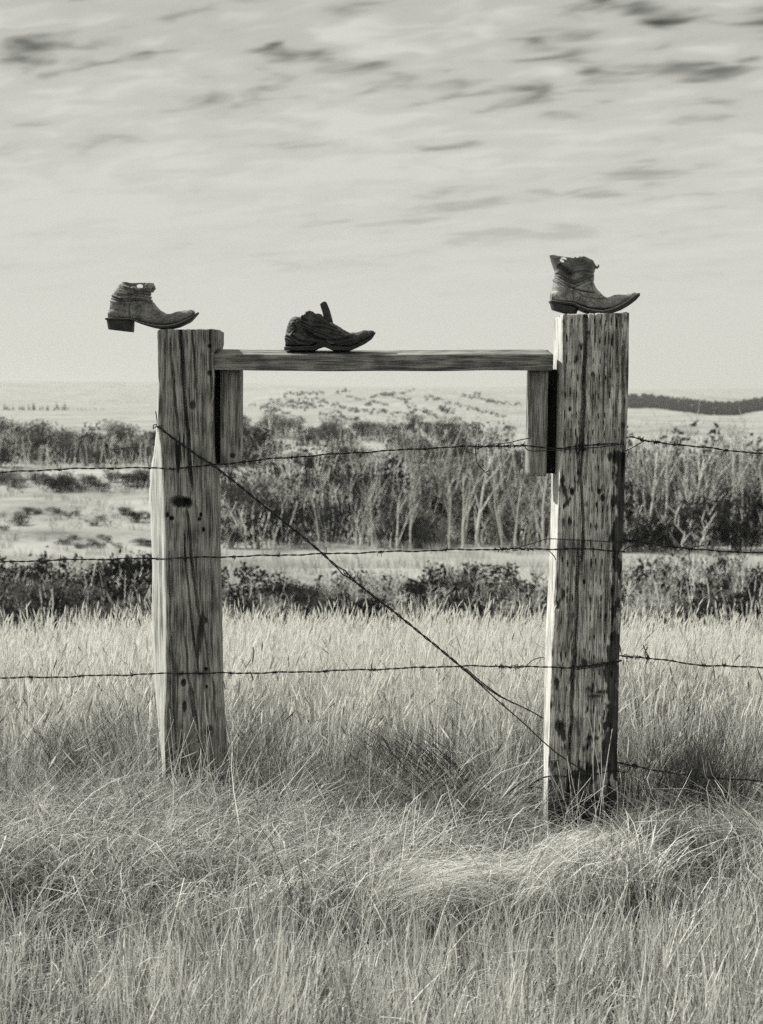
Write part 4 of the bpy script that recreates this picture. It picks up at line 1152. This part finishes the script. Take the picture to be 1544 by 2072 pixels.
# --- nearest: short bleached stubble, upright
B1 = Blades()
tx, ty = tufts(rs, 3000, 2.35, 4.0, 0, 0)
edge = 3.66 + 0.16 * (fbm(tx * 1.7, 0 * tx, 3, 2) - .5) * 2
patch = fbm(tx * 2.6, ty * 2.6, 9, 3)
keep = rs.random(len(tx)) < (1 - sstep(-.1, .12, ty - edge)) * (0.30 + 0.70 * sstep(.36, .52, patch)) * (1 - .85 * hollow(pxcol(tx, ty), ty))
tx, ty = tx[keep], ty[keep]
x, y, a, i = expand(rs, tx, ty, 25, 0.045)
n = len(x); th_ = rs.uniform(.75, 1.2, len(tx))[i] * (0.75 + .5 * fbm(x * 2, y * 2, 31, 2))
lean = np.abs(rs.normal(.16, .12, n)); la = a + rs.normal(0, .8, n)
B1.add(x, y, terrain(x, y) - .01, rs.gamma(5, .022, n) * th_, np.cos(la) * lean + .04 + rs.normal(0, .09, len(tx))[i], np.sin(la) * lean, rs.uniform(.0009, .0021, n), rs.uniform(0, .12, n),
       np.clip(mixtone(rs, n, .68, .86, .12) + rs.normal(0, .16, len(tx))[i], 0, 1), 4, rs, 1.5, .012, .0, .22, True)
# flattened litter between the tufts
n = 20000; d = np.sqrt(rs.uniform(2.35 ** 2, 4.4 ** 2, n)); x = rs.uniform(-1, 1, n) * (d * .32 + .2); an = rs.normal(.2, .9, n)
B1.add(x, d, terrain(x, d) + rs.uniform(0, .02, n), rs.uniform(.05, .16, n), np.cos(an), np.sin(an) * .8, rs.uniform(.0007, .0013, n), rs.uniform(.75, 1.0, n), mixtone(rs, n, .4, .7, .15), 3, rs, 1.0, .012)
B1.build('short_grass', 'short upright bleached grass across the foreground', M['short'])

# --- tangled mat between the stubble and the posts
B2 = Blades()
tx, ty = tufts(rs, 1350, 3.5, 4.7, 0, 0); p_ = pxcol(tx, ty)
den = 0.25 + 0.75 * sstep(.38, .58, fbm(tx * 2.1 + 4, ty * 2.6, 14, 3))
keep = rs.random(len(tx)) < den * (1 - np.clip(hollow(p_, ty), 0, .97)) * sstep(3.48, 3.7, ty) * (1 - .75 * sstep(4.35, 4.7, ty)); tx, ty = tx[keep], ty[keep]
x, y, a, i = expand(rs, tx, ty, 50, 0.055); n = len(x); p_ = pxcol(tx, ty)
flow = 2.2 * (fbm(tx * 1.1, ty * 1.1, 55, 2) - .5) * 3 + np.where(p_ > 1180, math.pi * .95, 0)
fl = flow[i] * .5 + rs.normal(0, 1.25, n)
mound = .10 * fbm(x * 2.2, y * 2.2, 61, 2) + .05 * np.exp(-(((pxcol(x, y) - 1350) / 170) ** 2 + ((y - 3.95) / .25) ** 2))
near_tie = np.exp(-((pxcol(x, y) - 1185) / 125) ** 4) * sstep(3.78, 4.05, y)
L = rs.uniform(.14, .42, n) * (1 - .87 * near_tie) * np.where((pxcol(x, y) > 1235) & (y > 4.08), .45, 1); mound = mound * (1 - .9 * near_tie); ln = np.abs(rs.normal(.62, .28, n))
B2.add(x, y, terrain(x, y) + mound * rs.random(n) - .01, L, np.cos(fl) * ln, np.sin(fl) * ln * .7, rs.uniform(.0008, .0016, n), np.clip(rs.normal(.60, .2, n), .05, .95), np.clip(mixtone(rs, n, .60, .88, .1) + rs.normal(0, .18, len(tx))[i], 0, 1), 5, rs, 1.25, .04, 0, .25, True)
# the swept, bright bent swathe in front of the tie post
n = 5200; u_ = rs.random(n); px_ = 980 + 330 * u_; row_ = 1880 - 70 * np.abs(u_ - .25) - 150 * np.clip(u_ - .45, 0, 1) ** 1.5 + rs.normal(0, 15, n)
d = np.interp(row_, [1690, 1760, 1800, 1850, 1900], [4.45, 4.1, 3.95, 3.75, 3.58]); x = (px_ - CX) / FPX * d; an = np.where(u_ < .5, .1, -.35 - .5) + rs.normal(0, .3, n)
B2.add(x, d, terrain(x, d) + rs.uniform(0, .07, n), rs.uniform(.12, .34, n), -np.cos(an), np.sin(an) * .6 - .15, rs.uniform(.0007, .0014, n), rs.uniform(.7, 1.0, n), np.clip(rs.normal(.85, .15, n), 0, 1), 5, rs, 1.1, .022)
B2.build('matted_grass', 'tangled bent straw in front of the posts', M['mat'])

# --- fine arching bunch grass round the posts
B3 = Blades()
tx, ty = tufts(rs, 1900, 3.85, 6.8, 0, 0); p_ = pxcol(tx, ty)
den = 0.30 + 0.7 * sstep(.38, .6, fbm(tx * 1.7, ty * 1.7, 44, 3))
den = den * np.where(ty < 4.55, 1 - 1.0 * np.exp(-(((p_ - 1190) / 130) ** 4)), 1)
keep = rs.random(len(tx)) < den * sstep(3.75, 4.15, ty) * (1 - hollow(p_, ty)); tx, ty = tx[keep], ty[keep]; p_ = pxcol(tx, ty)
x, y, a, i = expand(rs, tx, ty, 58, 0.04); n = len(x)
hs = (rs.uniform(.6, 1.15, len(tx)) * (.66 + .34 * sstep(3.9, 4.7, ty)) * np.where((p_ > 1235) & (ty < 4.75), .42, 1))[i]
lean = np.abs(rs.normal(.40, .28, n)); la = a + rs.normal(0, 1.0, n); wx_ = rs.normal(.06, .16, len(tx))[i]
ok = postclear(x, y)
args = [x, y, terrain(x, y) - .01, rs.uniform(.16, .46, n) * hs, np.cos(la) * lean + wx_, np.sin(la) * lean, rs.uniform(.0007, .0015, n), np.clip(rs.normal(.22, .16, n), 0, .8), np.clip(mixtone(rs, n, .52, .84, .1) + rs.normal(0, .18, len(tx))[i], 0, 1)]
B3.add(*[q[ok] for q in args], 4, rs, 1.8, .028, .05, .15)
B3.build('bunch_grass', 'fine arching bunch grass around the foot of the posts', M['fescue'])

# --- tall pale seeding grass behind the fence
B4 = Blades()
tx, ty = tufts(rs, 2300, 4.8, 10.4, 0, 0, 1.15)
keep = rs.random(len(tx)) < sstep(4.7, 5.5, ty) * (0.6 + .4 * sstep(.3, .6, fbm(tx * .9, ty * .9, 64, 3))); tx, ty = tx[keep], ty[keep]
x, y, a, i = expand(rs, tx, ty, 34, 0.09); n = len(x)
lean = np.abs(rs.normal(.14, .1, n)); la = a + rs.normal(0, .9, n); ok = postclear(x, y)
args = [x, y, terrain(x, y) - .01, rs.uniform(.22, .50, n) * rs.uniform(.75, 1.15, len(tx))[i], np.cos(la) * lean + rs.normal(.06, .08, len(tx))[i], np.sin(la) * lean, rs.uniform(.001, .0019, n), rs.uniform(0, .2, n), np.clip(mixtone(rs, n, .85, .82, .25) + rs.normal(0, .10, len(tx))[i], 0, 1)]
B4.add(*[q[ok] for q in args], 3, rs, 2.0, .01, .42)
B4.build('tall_grass', 'tall pale seeding grass behind the fence', M['tall'])

# --- dark wiry weeds
mb = MB(); r2 = random.Random(4)
def weed(px, d, h, lean_x):
    x0 = (px - CX) / FPX * d; z0 = float(terrain(x0, d)) - .01
    for i in range(r2.randint(6, 11)):
        a = r2.uniform(0, 6.28); l = r2.uniform(.03, .3); hh = h * r2.uniform(.6, 1.1)
        p = [Vector((x0 + .02 * math.cos(a), d + .02 * math.sin(a), z0))]
        for s_ in range(1, 5):
            t = s_ / 4; p.append(Vector((x0 + math.cos(a) * (l * hh * t ** 1.3 + .02) + lean_x * hh * t ** 1.2 + r2.gauss(0, .005), d + math.sin(a) * (l * hh * t + .02), z0 + hh * t)))
        tn = r2.random(); mb.tube(p, [.0012, .0011, .0009, .0007, .0004], 3, False, tn)
        for s_ in range(r2.randint(1, 4)):
            k = r2.randint(1, 3); b = p[k]; dd = Vector((r2.gauss(lean_x, .4), r2.gauss(0, .4), 1)).normalized() * r2.uniform(.04, .12)
            mb.tube([b, b + dd * .5 + Vector((0, 0, .004)), b + dd], [.0007, .0006, .0003], 3, False, tn)
for (px, row, n, sp, h, lx) in ((1010, 1670, 20, 50, .36, -.95), (950, 1640, 7, 60, .3, -.7), (1400, 1670, 20, 80, .32, .25), (1480, 1660, 9, 45, .34, .2), (1320, 1640, 10, 40, .3, .4), (560, 1650, 18, 100, .3, 0), (180, 1660, 16, 100, .28, -.2), (650, 1620, 10, 70, .3, .2), (230, 1600, 8, 60, .3, -.3), (1300, 1520, 12, 60, .4, .1), (1450, 1480, 14, 70, .42, .05)):
    for _ in range(n):
        q = px + r2.gauss(0, sp); d = float(np.interp(row + r2.gauss(0, 25), [1480, 1560, 1600, 1690, 1800], [6.0, 5.2, 4.95, 4.45, 3.95]))
        if 1085 < q < 1262 and d < 4.78: continue
        weed(q, d, h * r2.uniform(.7, 1.15), lx + r2.gauss(0, .1))
tag(link('dark_weeds', mb.mesh('dark_weeds'), M['weed']), 'dark wiry weed stems among the grass near the fence', kind='stuff')

# --- loose stems crossing in front of the tie post and the left post
mb = MB(); r2 = random.Random(12)
def stem(px0, row0, px1, row1, d0, bend, rad=.0012):
    a_ = P(px0, row0, d0); b_ = P(px1, row1, d0 + r2.uniform(-.04, .04)); a_.z = min(a_.z, float(terrain(a_.x, a_.y)))
    m_ = (a_ + b_) / 2 + Vector((bend * .02, 0, r2.uniform(0, .02)))
    mb.tube(resample([a_, m_, b_], .025), rad, 3, False, r2.uniform(.5, 1))
for i in range(34):
    px0 = r2.uniform(1110, 1290); stem(px0, r2.uniform(1695, 1745), px0 + r2.gauss(-5, 65), r2.uniform(1560, 1690), r2.uniform(4.1, 4.4), r2.gauss(0, 1.6), r2.uniform(.0007, .0012))
for px0, px1, r1 in ((1180, 1112, 1560), (1170, 1128, 1540), (1165, 1148, 1530), (1180, 1230, 1540), (1205, 1240, 1470), (1215, 1205, 1430), (1230, 1215, 1450), (1225, 1190, 1440), (1190, 1150, 1540), (1150, 1115, 1575)):
    stem(px0, 1720, px1, r1, r2.uniform(4.3, 4.42), r2.gauss(0, .5), .0014)
for i in range(60):
    px0 = r2.uniform(315, 465); stem(px0, r2.uniform(1600, 1660), px0 + r2.gauss(-10, 45), r2.gauss(1525, 50), r2.uniform(4.15, 4.42), r2.gauss(0, 1.6), r2.uniform(.0006, .0010))
tag(link('stray_stems', mb.mesh('stray_stems'), M['mat']), 'loose pale grass stems crossing the foot of both posts', kind='stuff')

# --- meadow grass on the valley slope
B5 = Blades()
d = np.exp(rs.uniform(math.log(11), math.log(130), 2600)); x = rs.uniform(-1, 1, len(d)) * (d * .29 + .5)
keep = rs.random(len(d)) < .2 + .8 * sstep(.42, .6, fbm(x / 6, d / 6, 19, 3)); tx, ty = x[keep], d[keep]
x, y, a, i = expand(rs, tx, ty, 16, 0.4); n = len(x); sc_ = np.clip(ty / 60, .35, 1.3)[i]
B5.add(x, y, terrain(x, y) - .02, rs.uniform(.25, .6, n), np.cos(a) * .35, np.sin(a) * .35, rs.uniform(.008, .016, n) * sc_, rs.uniform(0, .2, n), np.clip(rs.normal(.55, .2, n), 0, 1), 2, rs, 1.6, .02)
B5.build('meadow_grass', 'pale dry meadow grass on the valley slope', M['fargrass'])

# ------------------------------------------------------------------ trees and shrubs
def leaf_quads(n, r, cen, ext, size, shape=1.0):
    V = []; Fc = []; T = []
    for i in range(n):
        while True:
            a, b, c_ = r.uniform(-1, 1), r.uniform(-1, 1), r.uniform(-1, 1)
            if a * a + b * b + c_ * c_ < 1: break
        p = Vector((cen[0] + a * ext[0], cen[1] + b * ext[1], cen[2] + c_ * ext[2]))
        u_ = Vector((r.gauss(0, 1), r.gauss(0, 1), r.gauss(0, 1))).normalized(); w_ = u_.orthogonal().normalized()
        s = size * r.uniform(.5, 1.4); tn = r.random(); q = len(V)
        for e_, f_ in ((-1, 0), (0, -.55), (1, 0), (0, .55)): V.append(tuple(p + u_ * s * e_ + w_ * s * f_)); T.append(tn)
        Fc.append((q, q + 1, q + 2, q + 3))
    return V, Fc, T

def aspen_meshes(seed):
    r = random.Random(seed); tr = MB(); tw = MB(); H = 5.0
    bark = r.uniform(.4, 1)
    def limb(p, d, L, rad, depth):
        pts = [p]; n = 6 if depth == 0 else 4; q = Vector(p); dd = Vector(d)
        for i in range(n):
            dd = (dd + Vector((r.gauss(0, .07), r.gauss(0, .07), .05))).normalized(); q = q + dd * L / n; pts.append(Vector(q))
        rads = [rad * (1 - .7 * i / n) for i in range(n + 1)]
        (tr if depth < 2 else tw).tube(pts, rads, 5 if depth == 0 else 4 if depth < 2 else 3, False, min(1, max(0, bark + r.gauss(0, .12))) if depth < 2 else r.random())
        if depth >= 3: return
        kids = {0: r.randint(6, 9), 1: r.randint(4, 6), 2: r.randint(3, 5)}[depth]
        for k in range(kids):
            f = r.uniform(.35 if depth == 0 else .2, 1); j = min(int(f * n), n - 1); b = pts[j].lerp(pts[j + 1], f * n - j)
            a = r.uniform(0, 6.28); up = 1.2 if depth == 0 else .8
            nd = (dd * up + Vector((math.cos(a), math.sin(a), 0)) * r.uniform(.4, .9)).normalized()
            limb(b, nd, L * r.uniform(.28, .5), rad * (1 - .6 * f) * .5, depth + 1)
    d0 = Vector((r.gauss(0, .06), r.gauss(0, .06), 1)).normalized()
    limb(Vector((0, 0, -.1)), d0, H * .95, .085, 0)
    if r.random() < .6:
        a = r.uniform(0, 6.28); limb(Vector((0, 0, r.uniform(.2, 1.4))), Vector((math.cos(a) * .3, math.sin(a) * .3, 1)).normalized(), H * .7, .05, 0)
    lf = leaf_quads(260, r, (0, 0, 3.4), (.9, .9, 1.6), .05)
    return tr.mesh('trunk'), tw.mesh('branches'), mesh_np('leaves', lf[0], lf[1], False, {'tone': lf[2]})

def shrub_meshes(seed, w, h, leaves, size, stems):
    r = random.Random(seed); st = MB()
    for i in range(stems):
        a = r.uniform(0, 6.28); l = r.uniform(.1, 1) * w * .5; hh = h * r.uniform(.65, 1.05) * (1 - .3 * (l / w)); b0 = Vector((math.cos(a) * l * .35, math.sin(a) * l * .35, -.05))
        pts = [b0]
        for s in range(1, 5):
            t = s / 4; pts.append(Vector((math.cos(a) * l * (.35 + .65 * t) + r.gauss(0, .04), math.sin(a) * l * (.35 + .65 * t) + r.gauss(0, .04), hh * t)))
        tn = r.random(); st.tube(pts, [.028, .022, .017, .012, .005], 3, False, tn)
        for k in range(6):
            j = r.randint(1, 3); q = pts[j].lerp(pts[j + 1], r.random()); dd = Vector((r.gauss(0, .6), r.gauss(0, .6), 1)).normalized() * r.uniform(.2, .55) * h * .5
            st.tube([q, q + dd * .5 + Vector((0, 0, .03)), q + dd], [.010, .008, .003], 3, False, r.random())
    V, Fc, T = [], [], []
    for c_ in range(9):
        a = r.uniform(0, 6.28); l = r.uniform(0, .42) * w
        e_ = r.uniform(.16, .32)
        v_, f_, t_ = leaf_quads(leaves // 9, r, (math.cos(a) * l, math.sin(a) * l, h * r.uniform(.3, .85)), (w * e_, w * e_, h * e_ * .8), size)
        o = len(V); V += v_; Fc += [tuple(q + o for q in f) for f in f_]; T += [min(1, max(0, t * .6 + .4 * r.random())) for t in t_]
    return st.mesh('stems'), mesh_np('foliage', V, Fc, False, {'tone': T})

ASP = []
for i in range(6):
    t_, b_, l_ = aspen_meshes(100 + i); t_.materials.append(M['bark']); b_.materials.append(M['twig']); l_.materials.append(M['leaf_mid']); ASP.append((t_, b_, l_))
SHR = {}
for kind, mt, cfg in (('dark', 'leaf_dark', (1500, .055)), ('mid', 'leaf_mid', (1300, .055)), ('pale', 'leaf_pale', (700, .05))):
    SHR[kind] = []
    for i in range(4):
        s_, f_ = shrub_meshes(hash(kind) % 1 + 300 + i * 7 + len(kind), 2.0, 1.6, cfg[0], cfg[1], 22)
        s_.materials.append(M['bark'] if kind == 'pale' or i % 2 else M['twig']); f_.materials.append(M[mt]); SHR[kind].append((s_, f_))

HAZE = 0.00016
tr_ = random.Random(77)
def where(px):
    """which landmark of the picture a plant stands under or beside"""
    for lim, ph in ((130, 'near the left edge'), (330, 'beside the shorter post'), (560, 'near the left board'), (700, 'below the crumpled boot'), (860, "below the plank's middle"),
                    (1000, "below the plank's right half"), (1190, 'near the right board'), (1340, 'just right of the tie post'), (1420, 'well right of the tie post'), (1490, 'nearer the right edge')):
        if px < lim: return ph
    return 'at the right edge'

def put_aspen(px, row, hpx, what, group):
    x, y, z = drop(px, row); s = hpx / FPX * y / 5.0
    o = empty('aspen_tree', (x, y, z - .05)); o.rotation_euler = (0, 0, tr_.uniform(0, 6.28)); o.scale = (s * tr_.uniform(.85, 1.1), s * tr_.uniform(.85, 1.1), s)
    size = 'tall' if hpx > 175 else 'medium' if hpx > 130 else 'small'
    tag(o, f'{size} bare aspen {what} {where(px)}', 'tree', group)
    t_, b_, l_ = tr_.choice(ASP)
    link('trunk', t_, None, o); c_ = link('crown', b_, None, o); link('leaves', l_, None, c_)
LOOK = {'dark': 'dark', 'mid': 'grey-leaved', 'pale': 'pale twiggy'}
def put_shrub(px, row, hpx, kind, what, group, wide, hm):
    x, y, z = drop(px, row); s = hpx / FPX * y / 1.6
    o = empty('shrub', (x, y, z - .05)); o.rotation_euler = (0, 0, tr_.uniform(0, 6.28)); o.scale = (s * wide * tr_.uniform(.8, 1.2), s * wide * tr_.uniform(.8, 1.2), s)
    tag(o, f"{'taller' if hpx > hm else 'lower'} {LOOK[kind]} shrub {what} {where(px)}", 'shrub', group)
    s_, f_ = tr_.choice(SHR[kind])
    link('stems', s_, None, o); link('foliage', f_, None, o)
def many(n, x0, x1, r0, r1, h0, h1, kinds, what, group, wide=1.25):
    for i in range(n):
        put_shrub(x0 + (x1 - x0) * (i + tr_.random()) / n, tr_.uniform(r0, r1), tr_.uniform(h0, h1), tr_.choice(kinds), what, group, wide, (h0 + h1) / 2)

for i in range(40):
    put_aspen(1255 + 300 * (i + tr_.random()) / 40, tr_.uniform(1080, 1118), tr_.uniform(130, 225), 'in the aspen stand', 'aspens right of the tie post')
for i in range(36):
    q = 640 + 490 * (i + tr_.random()) / 36
    put_aspen(q, tr_.uniform(1070, 1115), tr_.uniform(80, 150) + 60 * (q > 850), 'in the thicket', 'aspens between the posts')
for i in range(10):
    put_aspen(-10 + 330 * (i + tr_.random()) / 10, tr_.uniform(935, 955), tr_.uniform(45, 72), 'above the top wire', 'aspens left of the shorter post')
many(28, 1240, 1556, 1050, 1118, 50, 130, ('dark', 'mid', 'dark'), 'under the aspen stand', 'shrubs under the right aspens')
many(56, 430, 1140, 1040, 1114, 45, 120, ('dark', 'mid', 'dark', 'mid', 'pale'), 'above the second wire', 'shrubs between the posts')
many(40, 430, 1130, 930, 1020, 35, 80, ('mid', 'mid', 'dark', 'pale'), 'under the top wire', 'upper shrubs between the posts')
many(24, 440, 960, 876, 908, 30, 55, ('dark', 'mid', 'mid'), 'in the far band', 'far shrubs between the posts')
many(28, -10, 320, 900, 950, 32, 62, ('dark', 'mid', 'dark', 'mid'), 'above the top wire', 'thicket left of the shorter post')
many(14, -10, 310, 975, 1000, 20, 42, ('dark', 'mid'), 'under the top wire', 'low shrubs at the left')
many(12, -10, 310, 1040, 1075, 12, 28, ('dark', 'mid'), 'on the pale slope', 'brush tufts at the left', 1.7)
many(8, 110, 310, 1092, 1112, 14, 28, ('dark', 'mid'), 'right above the second wire', 'brush tufts above the second wire', 1.5)
many(26, -12, 330, 1225, 1300, 60, 115, ('dark', 'mid', 'dark', 'mid'), 'behind the tall grass', 'near shrubs at the left')
many(40, 430, 1130, 1225, 1300, 45, 100, ('dark', 'mid', 'dark', 'pale'), 'behind the tall grass', 'near shrubs between the posts')
many(20, 1250, 1556, 1215, 1300, 65, 130, ('dark', 'mid', 'pale', 'dark'), 'behind the tall grass', 'near shrubs at the right')
for i in range(7):
    put_aspen(1270 + 45 * i + tr_.uniform(-15, 15), tr_.uniform(1255, 1290), tr_.uniform(110, 165), 'young, before the bank', 'young aspens at the right')
# the unbroken brush the single shrubs grow out of
lv = ([], [], []); st_ = MB(); sp_ = MB()
def clump(px, row, hpx, wpx):
    x, y, z = drop(px, row); h = hpx / FPX * y; w_ = wpx / FPX * y
    v_, f_, t_ = leaf_quads(int(tr_.uniform(34, 75)), tr_, (x + tr_.gauss(0, w_ * .2), y, z + h * tr_.uniform(.35, .6)), (w_ * .6, w_ * .6, h * .5), h * .05 + .014)
    o = len(lv[0]); lv[0].extend(v_); lv[1].extend(tuple(q + o for q in f) for f in f_); lv[2].extend(t_)
    for k in range(tr_.randint(3, 6)):
        b = Vector((x + tr_.gauss(0, w_ * .5), y + tr_.gauss(0, w_ * .5), z - .05)); hh = h * tr_.uniform(.5, 1.15); d = Vector((tr_.gauss(0, .16), tr_.gauss(0, .1), 1)) * hh
        r_ = h * .014 * tr_.uniform(.6, 1.5)
        st_.tube([b, b + d * .4 + Vector((tr_.gauss(0, .03) * h, 0, 0)), b + d * .75 + Vector((tr_.gauss(0, .06) * h, 0, 0)), b + d], [r_, r_ * .8, r_ * .6, r_ * .25], 3, False, tr_.random())
def clumps(n, x0, x1, r0, r1, h0, h1):
    for i in range(n): clump(tr_.uniform(x0, x1), tr_.uniform(r0, r1), tr_.uniform(h0, h1), tr_.uniform(18, 42))
clumps(130, -40, 330, 905, 950, 32, 62); clumps(40, -40, 320, 975, 1002, 14, 36); clumps(26, -40, 320, 1040, 1075, 8, 20)
clumps(270, 430, 1140, 1010, 1113, 40, 110); clumps(130, 430, 1140, 925, 1010, 30, 70); clumps(70, 430, 1000, 876, 910, 25, 50)
clumps(170, 1240, 1600, 985, 1116, 60, 140)
clumps(120, -40, 340, 1200, 1300, 50, 110); clumps(170, 420, 1140, 1205, 1300, 40, 95); clumps(90, 1240, 1600, 1205, 1300, 50, 120)
tag(link('brush_thicket', mesh_np('brush_thicket', lv[0], lv[1], False, {'tone': lv[2]}), M['leaf_dark']), 'dense dark brush filling the thickets across the valley', kind='stuff')
tag(link('brush_stems', st_.mesh('brush_stems'), M['bark']), 'pale thin stems standing in the dark brush', kind='stuff')
# lone leafy trees standing higher than the thicket
for px, row, h, lb in ((905, 905, 86, 'dark leafy tree standing highest behind the thicket between the posts'), (820, 905, 58, 'smaller dark tree left of the highest tree between the posts'), (545, 900, 86, 'pale bare tree beside the left board, before the hills'), (1030, 905, 46, 'low dark tree near the right board')):
    x, y, z = drop(px, row); s = h / FPX * y / 5.0
    o = empty('leafy_tree', (x, y, z - .05)); o.scale = (s * 1.25, s * 1.25, s); tag(o, lb, 'tree')
    t_, b_, l_ = ASP[(px // 7) % 6]; link('trunk', t_, None, o)
    V, Fc, T = [], [], []
    for c_ in range(9):
        v_, f_, t2 = leaf_quads(45 if 'pale' not in lb else 10, tr_, (tr_.gauss(0, .6), tr_.gauss(0, .6), tr_.uniform(2.0, 4.7)), (.5, .5, .4), .12); q0 = len(V); V += v_; Fc += [tuple(q + q0 for q in f) for f in f_]; T += t2
    c_ = link('crown', b_, None, o); link('leaves', mesh_np('leaves', V, Fc, False, {'tone': T}), M['leaf_dark'], c_)

# far tree line at the left and the wooded ridge at the right
def conifer(seed, n=60):
    r = random.Random(seed); V = []; Fc = []; T = []
    for i in range(n):
        t = (i + r.random()) / n; a = r.uniform(0, 6.28); l = .26 * (1 - t) + .03; z = .12 + .88 * t
        p = Vector((0, 0, z)); d = Vector((math.cos(a), math.sin(a), -.35)) * l; w_ = Vector((-math.sin(a), math.cos(a), 0)) * l * .35; q = len(V); tn = r.random()
        for c_ in (p, p + d * .6 + w_, p + d, p + d * .6 - w_): V.append(tuple(c_)); T.append(tn)
        Fc.append((q, q + 1, q + 2, q + 3))
    return V, Fc, T
CON = []
for i in range(4):
    v_, f_, t_ = conifer(i); me = mesh_np('crown', v_, f_, False, {'tone': t_}); me.materials.append(M['conifer'])
    mb = MB(); mb.tube([(0, 0, -.03), (0, 0, .9)], [.02, .006], 5); tm = mb.mesh('trunk'); tm.materials.append(M['twig']); CON.append((me, tm, (v_, f_, t_)))
for i in range(30):
    px = 5 + 210 * (i + tr_.random()) / 30; x, y, z = drop(px, 830 + tr_.uniform(-1, 1)); h = (tr_.uniform(8, 20) if px < 135 else tr_.uniform(4, 8)) / FPX * y
    o = empty('conifer_tree', (x, y, z)); o.scale = (h * tr_.uniform(.9, 1.5), h * 1.2, h)
    tag(o, ('taller' if px < 135 else 'tiny') + ' dark tree in the far tree line ' + ('at the left edge' if px < 70 else 'near the left edge' if px < 135 else 'thinning towards the shorter post'), 'tree', 'far tree line at the left')
    c_, t_, _ = CON[i % 4]; link('crown', c_, None, o); link('trunk', t_, None, o)
V, Fc, T = [], [], []
for i in range(2200):
    px = tr_.uniform(1240, 1600); low = np.interp(px, [1240, 1320, 1380, 1440, 1490, 1544], [829, 828, 836, 843, 843, 833])
    b_row = low - 2 - tr_.random() ** 1.2 * 24
    x, y, z = drop(px, b_row, 500)
    if y > 1700: continue
    h = tr_.uniform(9, 15) / FPX * y
    if tr_.random() < .03: h *= 1.5
    v_, f_, t_ = CON[i % 4][2]; o = len(V); a = tr_.uniform(0, 6.28); ca, sa = math.cos(a), math.sin(a)
    V += [(x + h * 1.5 * (p[0] * ca - p[1] * sa), y + h * 1.5 * (p[0] * sa + p[1] * ca), z + h * p[2]) for p in v_[:100]]; Fc += [tuple(q + o for q in f) for f in f_[:25]]; T += t_[:100]
wood = link('ridge_forest', mesh_np('ridge_forest', V, Fc, False, {'tone': T}), M['conifer']); tag(wood, 'dark wooded ridge on the horizon right of the tie post', kind='stuff')
# brush in the gullies of the far hills and along the plateau edge
V, Fc, T = [], [], []
def brush(px, row, wpx, hpx, n):
    x, y, z = drop(px, row, 300); w_ = wpx / FPX * y; h_ = hpx / FPX * y
    v_, f_, t_ = leaf_quads(n, tr_, (0, 0, h_ * .4), (w_, w_, h_ * .6), h_ * .45); o = len(V)
    V.extend((p[0] + x, p[1] + y, p[2] + z) for p in v_); Fc.extend(tuple(q + o for q in f) for f in f_); T.extend(t_)
for i in range(30):
    px = tr_.uniform(520, 1075); row = tr_.uniform(796, 838); L = abs(tr_.gauss(0, 60)) + 8; sl = tr_.gauss(.14, .12)
    for k in range(int(L / 3)):
        if tr_.random() < .25: continue
        brush(px + k * 3, row + k * 3 * sl + tr_.gauss(0, 2), 4, tr_.uniform(3, 6.5), 8)
for i in range(90): brush(tr_.uniform(-20, 330), 781 + tr_.gauss(0, 2), 8, 1.6, 4)
for i in range(60): brush(tr_.uniform(180, 330), tr_.uniform(806, 826), 5, 1.6, 4)
for i in range(60): brush(tr_.uniform(1270, 1560), tr_.uniform(846, 884), 4, 2.5, 4)
tag(link('hill_brush', mesh_np('hill_brush', V, Fc, False, {'tone': T}), M['leaf_dark']), 'scattered brush in the gullies of the far pale hills', kind='stuff')

# things that still read alike are told apart by their order across the picture
same = {}
for o in COL.objects:
    if o.parent is None and o.get('category') in ('tree', 'shrub'): same.setdefault(o['label'], []).append(o)
ORD = ['leftmost', 'second', 'third', 'fourth', 'fifth', 'sixth', 'seventh', 'eighth', 'ninth', 'tenth', 'eleventh', 'twelfth']
for lb, os_ in same.items():
    if len(os_) < 2: continue
    for k, o in enumerate(sorted(os_, key=lambda q: q.location.x / q.location.y)):
        o['label'] = lb + (', leftmost' if k == 0 else ', rightmost' if k == len(os_) - 1 else ', ' + ORD[min(k, 11)] + ' from left')

# ------------------------------------------------------------------ air
hz_m, N, L = newmat('thin_haze'); out = N.new('ShaderNodeOutputMaterial'); pv = N.new('ShaderNodeVolumePrincipled')
pv.inputs['Color'].default_value = (0.95, 0.95, 0.90, 1); pv.inputs['Density'].default_value = HAZE; pv.inputs['Anisotropy'].default_value = 0.2
L.new(pv.outputs[0], out.inputs['Volume'])
r_ = 9500.0; z0, z1 = float(gz.min()) - 1.0, float(max(gz.max(), 5)) + 12
hv = [(-r_, -r_, z0), (r_, -r_, z0), (r_, r_, z0), (-r_, r_, z0), (-r_, -r_, z1), (r_, -r_, z1), (r_, r_, z1), (-r_, r_, z1)]
if HAZE > 0:
    hz = link('haze', mesh_np('haze', hv, [(3, 2, 1, 0), (4, 5, 6, 7), (0, 1, 5, 4), (1, 2, 6, 5), (2, 3, 7, 6), (3, 0, 4, 7)], False), hz_m)
    tag(hz, 'thin pale haze over the valley and the far hills', kind='stuff')
